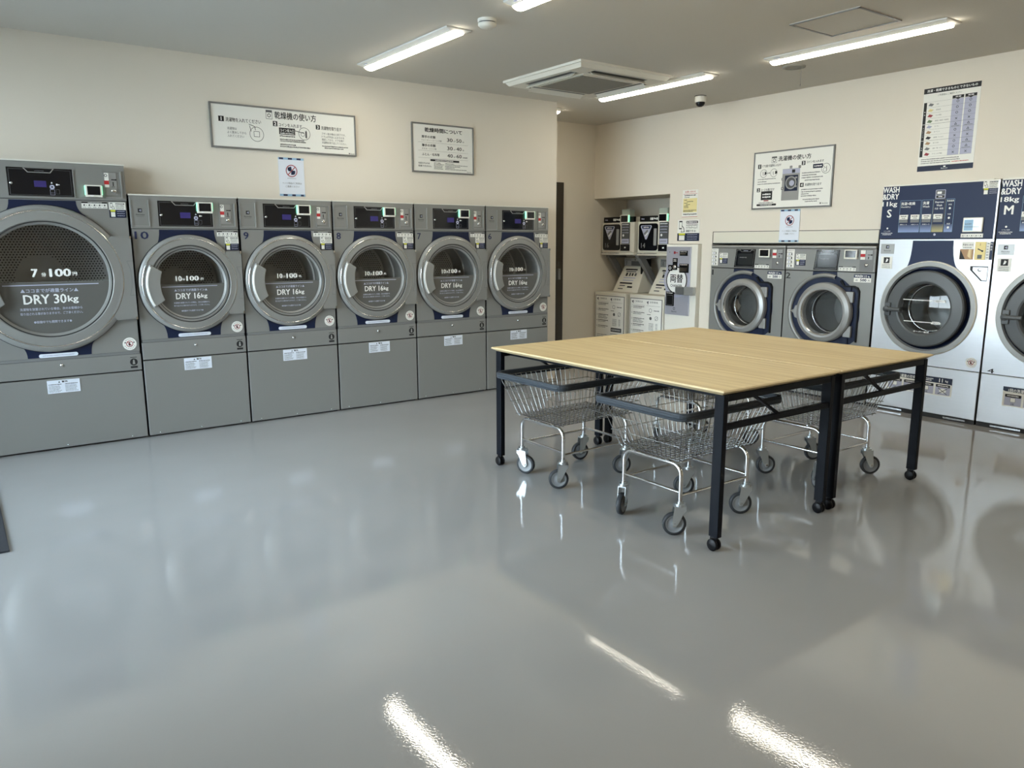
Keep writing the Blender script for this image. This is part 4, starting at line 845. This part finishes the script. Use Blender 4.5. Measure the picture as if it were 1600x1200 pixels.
for k in range(11): p.L(.08, zs[k], .95, zs[k], .0016 if k in (4, 7) else .0009, m_inkG, .0006)
for a, b_, s in ((0, 4, '寝具'), (4, 7, 'インテリア'), (7, 10, '衣類')):
    p.B(.02, .075, zs[a] + .002, zs[b_] - .002, m_ink)
    for i, ch in enumerate(s): p.text(ch, .0475 * wd, (1 - (zs[a] + (zs[b_] - zs[a]) * (.5 + .13 * (i - (len(s) - 1) / 2)))) * ht, p.y - .0005, m_inkW, h=.009)
rows = (('毛布', 'OO', m_grey), ('羽毛布団', 'OO', m_yel), ('こたつ布団', 'OO', m_maroon), ('敷布団・綿布団・羊毛布団', 'XX', m_grn), ('カーテン', 'AA', m_lav), ('カーペット', 'OA', m_tan), ('座布団・クッション', 'XX', m_ink), ('ぬいぐるみ', 'OA', m_tan), ('衣類・下着・タオル', 'OA', m_grey), ('ウール・シルク製品', 'XX', m_maroon))
for k, (s, q, mm) in enumerate(rows):
    z = (zs[k] + zs[k + 1]) / 2; p.T(s, .25, .25 + .02 * len(s), z, .016, m_ink, 0); c = .15 * wd; zz = (1 - z) * ht
    p.flat([(c - .02, zz - .006), (c + .008, zz - .012), (c + .022, zz + .002), (c - .006, zz + .012)], p.y, mm); p.line(c - .02, zz - .006, c + .022, zz + .002, .0012, p.y - .0004, m_inkG)
    for a, ch in zip((.625, .845), q):
        x = a * wd
        if ch == 'O': p.ringflat(x, zz + .002, .0060, .0088, p.y - .0008, m_ink, 20)
        elif ch == 'X': p.line(x - .007, zz - .007, x + .007, zz + .007, .003, p.y - .0008, m_ink); p.line(x - .007, zz + .007, x + .007, zz - .007, .003, p.y - .0008, m_ink)
        else:
            q3 = [(x - .008, zz - .004), (x + .008, zz - .004), (x, zz + .010)]
            for i in range(3): p.line(*q3[i], *q3[(i + 1) % 3], .0028, p.y - .0008, m_ink)
            p.scrib(x - .03, x + .03, zz - .013, .005, p.y - .0008, m_inkG)
for k, e in enumerate((.74, .76, .60)): p.S(.06, e, .855 + .024 * k, .012, m_inkG)
p.S(.62, .92, .903, .012, m_red); p.build('print', t)
wd, ht = .200, .268
t = board('contact_notice', (XW, 5.412, 1.588), wd, ht, 'narrow yellow and white notice above the money changer', 'notice', -PI / 2, False)
p = Pr(wd, ht, -.0036); p.T('お問い合わせ', .16, .84, .07, .08, m_red, .005); p.L(.05, .145, .95, .145, .003, m_red); p.S(.12, .88, .20, .045); p.S(.12, .45, .275, .03, m_inkG); p.B(.05, .95, .31, .82, m_yel)
for k, (a, e) in enumerate(((.12, .3), (.28, .7), (.12, .35), (.24, .5), (.12, .4), (.12, .4))): p.S(a, e, .37 + .055 * k, .03, m_ink, .0004)
p.S(.08, .92, .745, .028, m_ink, .0004); p.S(.08, .7, .785, .028, m_ink, .0004); p.S(.08, .95, .89, .06, m_inkG); p.L(.0, .985, 1, .985, .004, m_red); p.build('print', t)
t = thing('phone_notice', (XW, 5.464, 1.352), 'white and navy smartphone notice right above the money changer', 'notice', None, -PI / 2)
b = MB(); realtime_sticker(b, 0, .285, 0, .212, .078, -.0035, True); b.build('panel', t)

# ---------------------------------------------------------------- folding tables
def make_table():
    t = thing('folding_table', (2.58, 2.022, 0), '', 'table', 'wheeled folding tables pushed together')
    w_, l_, zt = .889, 1.722, .7288
    b = MB(); e = .026
    v = lambda k, z: [(k, k, z), (w_ - k, k, z), (w_ - k, l_ - k, z), (k, l_ - k, z)]
    A, B_, C_, D_ = v(0.004, zt), v(0, zt - .005), v(0, zt - .008), v(e, zt - .024)
    b.add(A, [(0, 1, 2, 3)], m_wood)
    P = A + B_ + C_ + D_
    b.add(P, [(4 * k + 4 + i, 4 * k + 4 + (i + 1) % 4, 4 * k + (i + 1) % 4, 4 * k + i) for k in range(3) for i in range(4)] + [(15, 14, 13, 12)], m_edge)
    b.build('tabletop', t)
    z1 = zt - .024
    for y0 in (.020, l_ - .05): MB().box(.026, w_ - .026, y0, y0 + .03, z1 - .032, z1, m_frameB).build('apron', t, .002)
    for x0 in (.10, w_ - .13): MB().box(x0, x0 + .03, .05, l_ - .05, z1 - .03, z1, m_frameB).build('support_bar', t, .002)
    for y0 in (.022, l_ - .045): MB().box(.05, w_ - .05, y0, y0 + .023, .545, .572, m_frameB).build('rail', t, .002)
    for y0 in (.024, l_ - .042):
        b = MB(); dx = .022
        b.add([(.245, y0, z1 - .03), (.245 + dx, y0, z1 - .03), (.425 + dx, y0, .57), (.425, y0, .57), (.245, y0 + .018, z1 - .03), (.245 + dx, y0 + .018, z1 - .03), (.425 + dx, y0 + .018, .57), (.425, y0 + .018, .57)], [(3, 2, 1, 0), (4, 5, 6, 7), (0, 1, 5, 4), (1, 2, 6, 5), (2, 3, 7, 6), (3, 0, 4, 7)], m_frameB); b.build('brace', t)
    for x0 in (.025, w_ - .055):
        for y0 in (.015, l_ - .065):
            lg = MB().box(x0, x0 + .030, y0, y0 + .05, .062, z1 - .001, m_frameB).build('leg', t, .003)
            b = MB(); cx, cy = x0 + .010, y0 + .025
            for dx in (-.018, .006):
                P_ = []
                q = MB(); q.lathe(0, .0275, [(.0001, 0), (.024, 0), (.0275, .003), (.0275, .010), (.024, .012), (.0001, .012)], m_black, 24)
                b.add([(cx + dx + p_[1], cy + p_[0], p_[2]) for p_ in q.v], q.f, m_black, True)
            b.box(cx - .004, cx + .004, cy - .015, cy + .02, .03, .06, m_black); b.tube([(x0 + .015, y0 + .025, .05), (x0 + .015, y0 + .025, .066)], .008, m_black, 10)
            b.build('caster', lg)
    return t
t1 = make_table(); t2 = copy_tree(t1); t2.location.x = 3.478; t2.scale.x = 1.025
t1['label'] = 'pale oak folding table on the dryer side, its black legs on casters'; t2['label'] = 'pale oak folding table on the washer side, its black legs on casters'

# ---------------------------------------------------------------- laundry carts
def make_cart():
    t = thing('laundry_cart', (2.87, 2.46, 0), '', 'laundry cart', 'wire laundry carts parked under the tables')
    tx, ty, tz, bx, by, bz = .345, .268, .585, .268, .195, .362
    def at(q, sx_, sy_):                       # corner box at height fraction q
        return (bx + (tx - bx) * q), (by + (ty - by) * q), bz + (tz - bz) * q
    b = MB(); rw = .0019
    for q in (.0, .33, .66, 1.0):
        X, Y, Z = at(q, 0, 0)
        for s in (-1, 1): b.tube([(-X - .012, s * Y, Z), (X + .012, s * Y, Z)], rw, m_wire, 5); b.tube([(s * X, -Y - .012, Z), (s * X, Y + .012, Z)], rw, m_wire, 5)
    n = 18
    for i in range(n + 1):
        k = -1 + 2 * i / n
        for s in (-1, 1): b.tube([(k * tx, s * ty, tz), (k * bx, s * by, bz + .004), (k * bx, s * (by - .02), bz - .008)], rw, m_wire, 5, False)
        b.tube([(k * bx, -by, bz), (k * bx, by, bz)], rw, m_wire, 5, False)
    n = 14
    for i in range(n + 1):
        k = -1 + 2 * i / n
        for s in (-1, 1): b.tube([(s * tx, k * ty, tz), (s * bx, k * by, bz + .004), (s * (bx - .02), k * by, bz - .008)], rw, m_wire, 5, False)
        b.tube([(-bx, k * by, bz), (bx, k * by, bz)], rw, m_wire, 5, False)
    b.build('wire_basket', t)
    # rubber rim: rounded rectangle swept with a grooved section
    b = MB(); path = rrect(-tx - .016, tx + .016, -ty - .016, ty + .016, .045, 6); sec = [(-.010, -.017), (.009, -.017), (.013, -.010), (.010, -.006), (.013, -.002), (.013, .008), (.010, .011), (.009, .017), (-.010, .017)]
    k = len(path); v = []
    for i, (x, y) in enumerate(path):
        px, py = path[i - 1]; nx, ny = path[(i + 1) % k]; d = Vector((nx - px, ny - py)).normalized(); nr = Vector((d.y, -d.x))
        v += [(x + nr.x * a, y + nr.y * a, tz + .006 + c) for a, c in sec]
    m_ = len(sec); b.add(v, [(i * m_ + j, ((i + 1) % k) * m_ + j, ((i + 1) % k) * m_ + (j + 1) % m_, i * m_ + (j + 1) % m_) for i in range(k) for j in range(m_)], m_rim); b.build('rubber_rim', t)
    # tube frame
    b = MB(); fx, fy = .243, .185; R_ = .05
    for s in (-1, 1):
        pth = [(s * fx, -fy, .152)] + [(s * fx, -fy + R_ - R_ * math.cos(a), .335 - R_ + R_ * math.sin(a)) for a in [PI / 2 * i / 6 for i in range(7)]] + [(s * fx, fy - R_ + R_ * math.sin(a), .335 - R_ + R_ * math.cos(a)) for a in [PI / 2 * i / 6 for i in range(7)]] + [(s * fx, fy, .152)]
        b.tube(pth, .0105, m_chrome, 10)
        b.tube([(s * fx, -fy, .205), (s * fx, fy, .205)], .008, m_chrome, 8)
    for s in (-1, 1):
        b.tube([(-fx, s * fy, .19), (fx, s * fy, .19)], .007, m_chrome, 8)
        b.tube([(-bx, s * .11, .35), (bx, s * .11, .35)], .005, m_chrome, 8)
    b.build('frame', t)
    for sx_ in (-1, 1):
        for sy_ in (-1, 1):
            c = MB(); c.tube([(0, 0, -.002), (0, 0, .012)], .025, m_zinc, 18); c.tube([(0, 0, .010), (0, 0, .022)], .013, m_zinc, 14)
            for s in (-1, 1):
                pts = [(-.027, .002), (.028, .002), (.037, -.086), (.031, -.099), (.019, -.1), (.006, -.080), (-.016, -.032), (-.027, -.02)]
                c.prism(pts, s * .019 - .0015, s * .019 + .0015, m_zinc)
            c.box(-.027, .028, -.0205, .0205, -.004, .002, m_zinc)
            c.lathe(.024, -.087, [(.007, -.026), (.007, .026)], m_zinc, 10).lathe(.024, -.087, [(.007, -.026), (.0001, -.027)], m_chrome, 10)
            o = c.build('caster', t); o.location = (sx_ * fx, sy_ * fy, .143)
            wl = MB(); wl.lathe(.024, -.087, [(.042, -.0125), (.050, -.0135), (.0555, -.009), (.0555, .009), (.050, .0135), (.042, .0125)], m_tyre, 32)
            for s in (-1, 1): wl.lathe(.024, -.087, [(.043, s * .012), (.040, s * .0135), (.037, s * .011), (.016, s * .009), (.012, s * .013), (.0001, s * .013)][::s], m_hub, 32)
            wl.build('wheel', o)
    return t
c1 = make_cart(); carts = [c1] + [copy_tree(c1) for _ in range(3)]
spec = ((2.872, 2.462, 0, 'laundry cart at the front under the dryer side table', (2.5, 3.6, 2.5, 2.5)),
        (2.872, 3.312, .012, 'laundry cart at the back under the dryer side table', (2.6, -1.1, 2.7, 2.9)),
        (4.00, 2.462, 0, 'laundry cart at the front under the washer side table', (.9, -.6, -.64, -.5)),
        (4.00, 3.300, -.01, 'laundry cart at the back under the washer side table', (2.4, .6, -.6, 2.5)))
for o, (x, y, a, s, rot) in zip(carts, spec):
    o.location = (x, y, 0); o.rotation_euler.z = a; o['label'] = s
    for k, c in enumerate([q for q in o.children if q.name.startswith('caster')]): c.rotation_euler.z = rot[k]

# ---------------------------------------------------------------- ceiling fittings
def make_lamp():
    t = thing('ceiling_light', (2.72, 4.89, H), '', 'ceiling light', 'long LED lights on the ceiling')
    L = .63; b = MB()
    b.add([(s * .092, e * L, 0) for s in (-1, 1) for e in (-1, 1)] + [(s * .090, e * L, -.008) for s in (-1, 1) for e in (-1, 1)] + [(s * .050, e * (L - .02), -.022) for s in (-1, 1) for e in (-1, 1)],
          [(0, 1, 5, 4), (2, 6, 7, 3), (0, 4, 6, 2), (1, 3, 7, 5), (4, 5, 9, 8), (6, 10, 11, 7), (4, 8, 10, 6), (5, 7, 11, 9), (8, 9, 11, 10), (0, 2, 3, 1)], m_lampbase)
    b.build('housing', t)
    MB().box(-.074, -.062, L - .12, L - .07, -.018, -.010, m_lav).build('sensor_window', t)
    b = MB(); n = 10; sec = [(.046 * math.cos(PI * i / n), -.019 - .022 * math.sin(PI * i / n)) for i in range(n + 1)]; Ld = L - .02; v = []
    for e in (-1, 1): v += [(x, e * Ld, z) for x, z in sec]
    k = n + 1; b.add(v, [(i, i + k, i + k + 1, i + 1) for i in range(n)], m_lamp, True); b.add(v[:k], [tuple(range(k))], m_lamp); b.add(v[k:], [tuple(range(k - 1, -1, -1))], m_lamp); b.build('diffuser', t)
    return t
l0 = make_lamp()
lamps = [(2.695, 4.86, 0, 'lit ceiling light above dryers 8 and 7, left of the air conditioner'), (2.695, 3.01, 0, 'lit ceiling light cut by the top edge, beside the smoke detector'), (4.975, 4.80, 0, 'lit ceiling light touching the right corner of the air conditioner'),
         (4.975, 2.995, 0, 'lit ceiling light beside the access hatch'), (4.46, 6.17, PI / 2, 'ceiling light half hidden behind the dryer wall corner'),
         (2.695, 1.12, 0, None), (2.695, -.78, 0, None), (4.975, 1.13, 0, None), (4.975, -.77, 0, None), (.42, 1.12, 0, None), (.42, -.78, 0, None)]
for i, (x, y, a, s) in enumerate(lamps):
    o = l0 if i == 0 else copy_tree(l0)
    o.location = (x, y, H); o.rotation_euler.z = a; o['label'] = s or 'lit ceiling light above the photographer, outside the view'
# ceiling cassette
t = thing('air_conditioner', (3.83, 4.40, H), 'square white ceiling cassette air conditioner with four louvred outlets', 'air conditioner')
w_ = .96
b = MB(); b.box(0, w_, 0, w_, -.018, 0, m_white); b.add([(.012, .012, -.018), (w_ - .012, .012, -.018), (w_ - .012, w_ - .012, -.018), (.012, w_ - .012, -.018), (.035, .035, -.045), (w_ - .035, .035, -.045), (w_ - .035, w_ - .035, -.045), (.035, w_ - .035, -.045)], [(4, 7, 6, 5), (0, 4, 5, 1), (1, 5, 6, 2), (2, 6, 7, 3), (3, 7, 4, 0)], m_white)
b.build('panel', t)
def rot4(k, x, y): 
    x -= w_ / 2; y -= w_ / 2
    for _ in range(k): x, y = -y, x
    return x + w_ / 2, y + w_ / 2
for k in range(4):
    b = MB(); P = [rot4(k, x, y) for x, y in ((.20, .075), (w_ - .20, .075), (w_ - .20, .155), (.20, .155))]
    b.add([(x, y, -.0458) for x, y in P], [(3, 2, 1, 0)], m_greyplastic); b.build('outlet', t)
    b = MB(); P = [rot4(k, x, y) for x, y in ((.20, .125), (w_ - .20, .125), (w_ - .20, .165), (.20, .165))]; Q = [rot4(k, x, y) for x, y in ((.20, .085), (w_ - .20, .085))]
    b.add([(*Q[0], -.075), (*Q[1], -.075), (*P[1], -.047), (*P[0], -.047), (*Q[0], -.071), (*Q[1], -.071), (*P[1], -.043), (*P[0], -.043)], [(3, 2, 1, 0), (4, 5, 6, 7), (0, 1, 5, 4), (2, 3, 7, 6), (1, 2, 6, 5), (3, 0, 4, 7)], m_white); b.build('louver', t)
b = MB(); b.box(.20, w_ - .20, .20, w_ - .20, -.053, -.045, m_white)
for i in range(34): yy = .225 + i * .0152; b.box(.22, w_ - .22, yy, yy + .010, -.058, -.053, m_acgrey)
b.build('intake_grille', t)
def cyl(prof, m, n=28):                          # turned about z: (r, z)
    b = MB(); q = MB().lathe(0, 0, prof, m, n); b.add([(p[0], p[2], p[1]) for p in q.v], [fc[::-1] for fc in q.f], m, True); return b
t = thing('smoke_detector', (2.73, 3.98, H), 'round white smoke detector on the ceiling', 'smoke detector')
cyl([(.056, 0), (.056, -.014), (.05, -.018)], m_white).build('base', t); cyl([(.049, -.018), (.049, -.026)], m_greyplastic).build('sensing_gap', t); cyl([(.054, -.024), (.054, -.036), (.04, -.048), (.0001, -.05)], m_white).build('cover', t)
t = thing('security_camera', (5.655, 4.852, H), 'small white and black dome security camera on the ceiling', 'security camera')
cyl([(.052, 0), (.052, -.006)], m_black).build('gasket', t); cyl([(.05, -.004), (.05, -.045), (.043, -.055), (.0001, -.056)], m_white).build('base', t); cyl([(.042, -.05), (.040, -.07), (.030, -.085), (.015, -.094), (.0001, -.096)], m_gloss).build('dome', t)
t = thing('ceiling_vent', (5.30, 3.66, H), 'round ceiling vent with a short pull cord', 'vent')
cyl([(.085, 0), (.083, -.008), (.06, -.012), (.055, -.006), (.04, -.010), (.0001, -.012)], m_acgrey).build('cover', t)
b = MB(); b.tube([(.02, -.05, -.01), (.02, -.05, -.13)], .0012, m_grey, 6); b.tube([(.02, -.05, -.13), (.027, -.05, -.15), (.02, -.05, -.17), (.013, -.05, -.15)], .0022, m_grey, 6, closed=True); b.build('pull_cord', t)
b = MB(); x0, x1, y0, y1 = 4.265, 4.72, 2.545, 2.995
b.box(x0, x1, y0, y1, H - .004, H, m_ceil)
for q in ((x0, x0 + .012, y0, y1), (x1 - .012, x1, y0, y1), (x0, x1, y0, y0 + .012), (x0, x1, y1 - .012, y1)): b.box(*q, H - .009, H - .004, m_alum)
o = b.build('access_hatch'); o.location = (0, 0, 0); tag(o, 'square access hatch with aluminium edge in the ceiling', 'hatch')
# entrance mat
b = MB(); b.box(-1.2, .088, 3.895, 5.1, 0, .008, m_mat); o = b.build('entrance_mat', None, .002); tag(o, 'black ribbed floor mat at the left edge of the floor', 'mat')
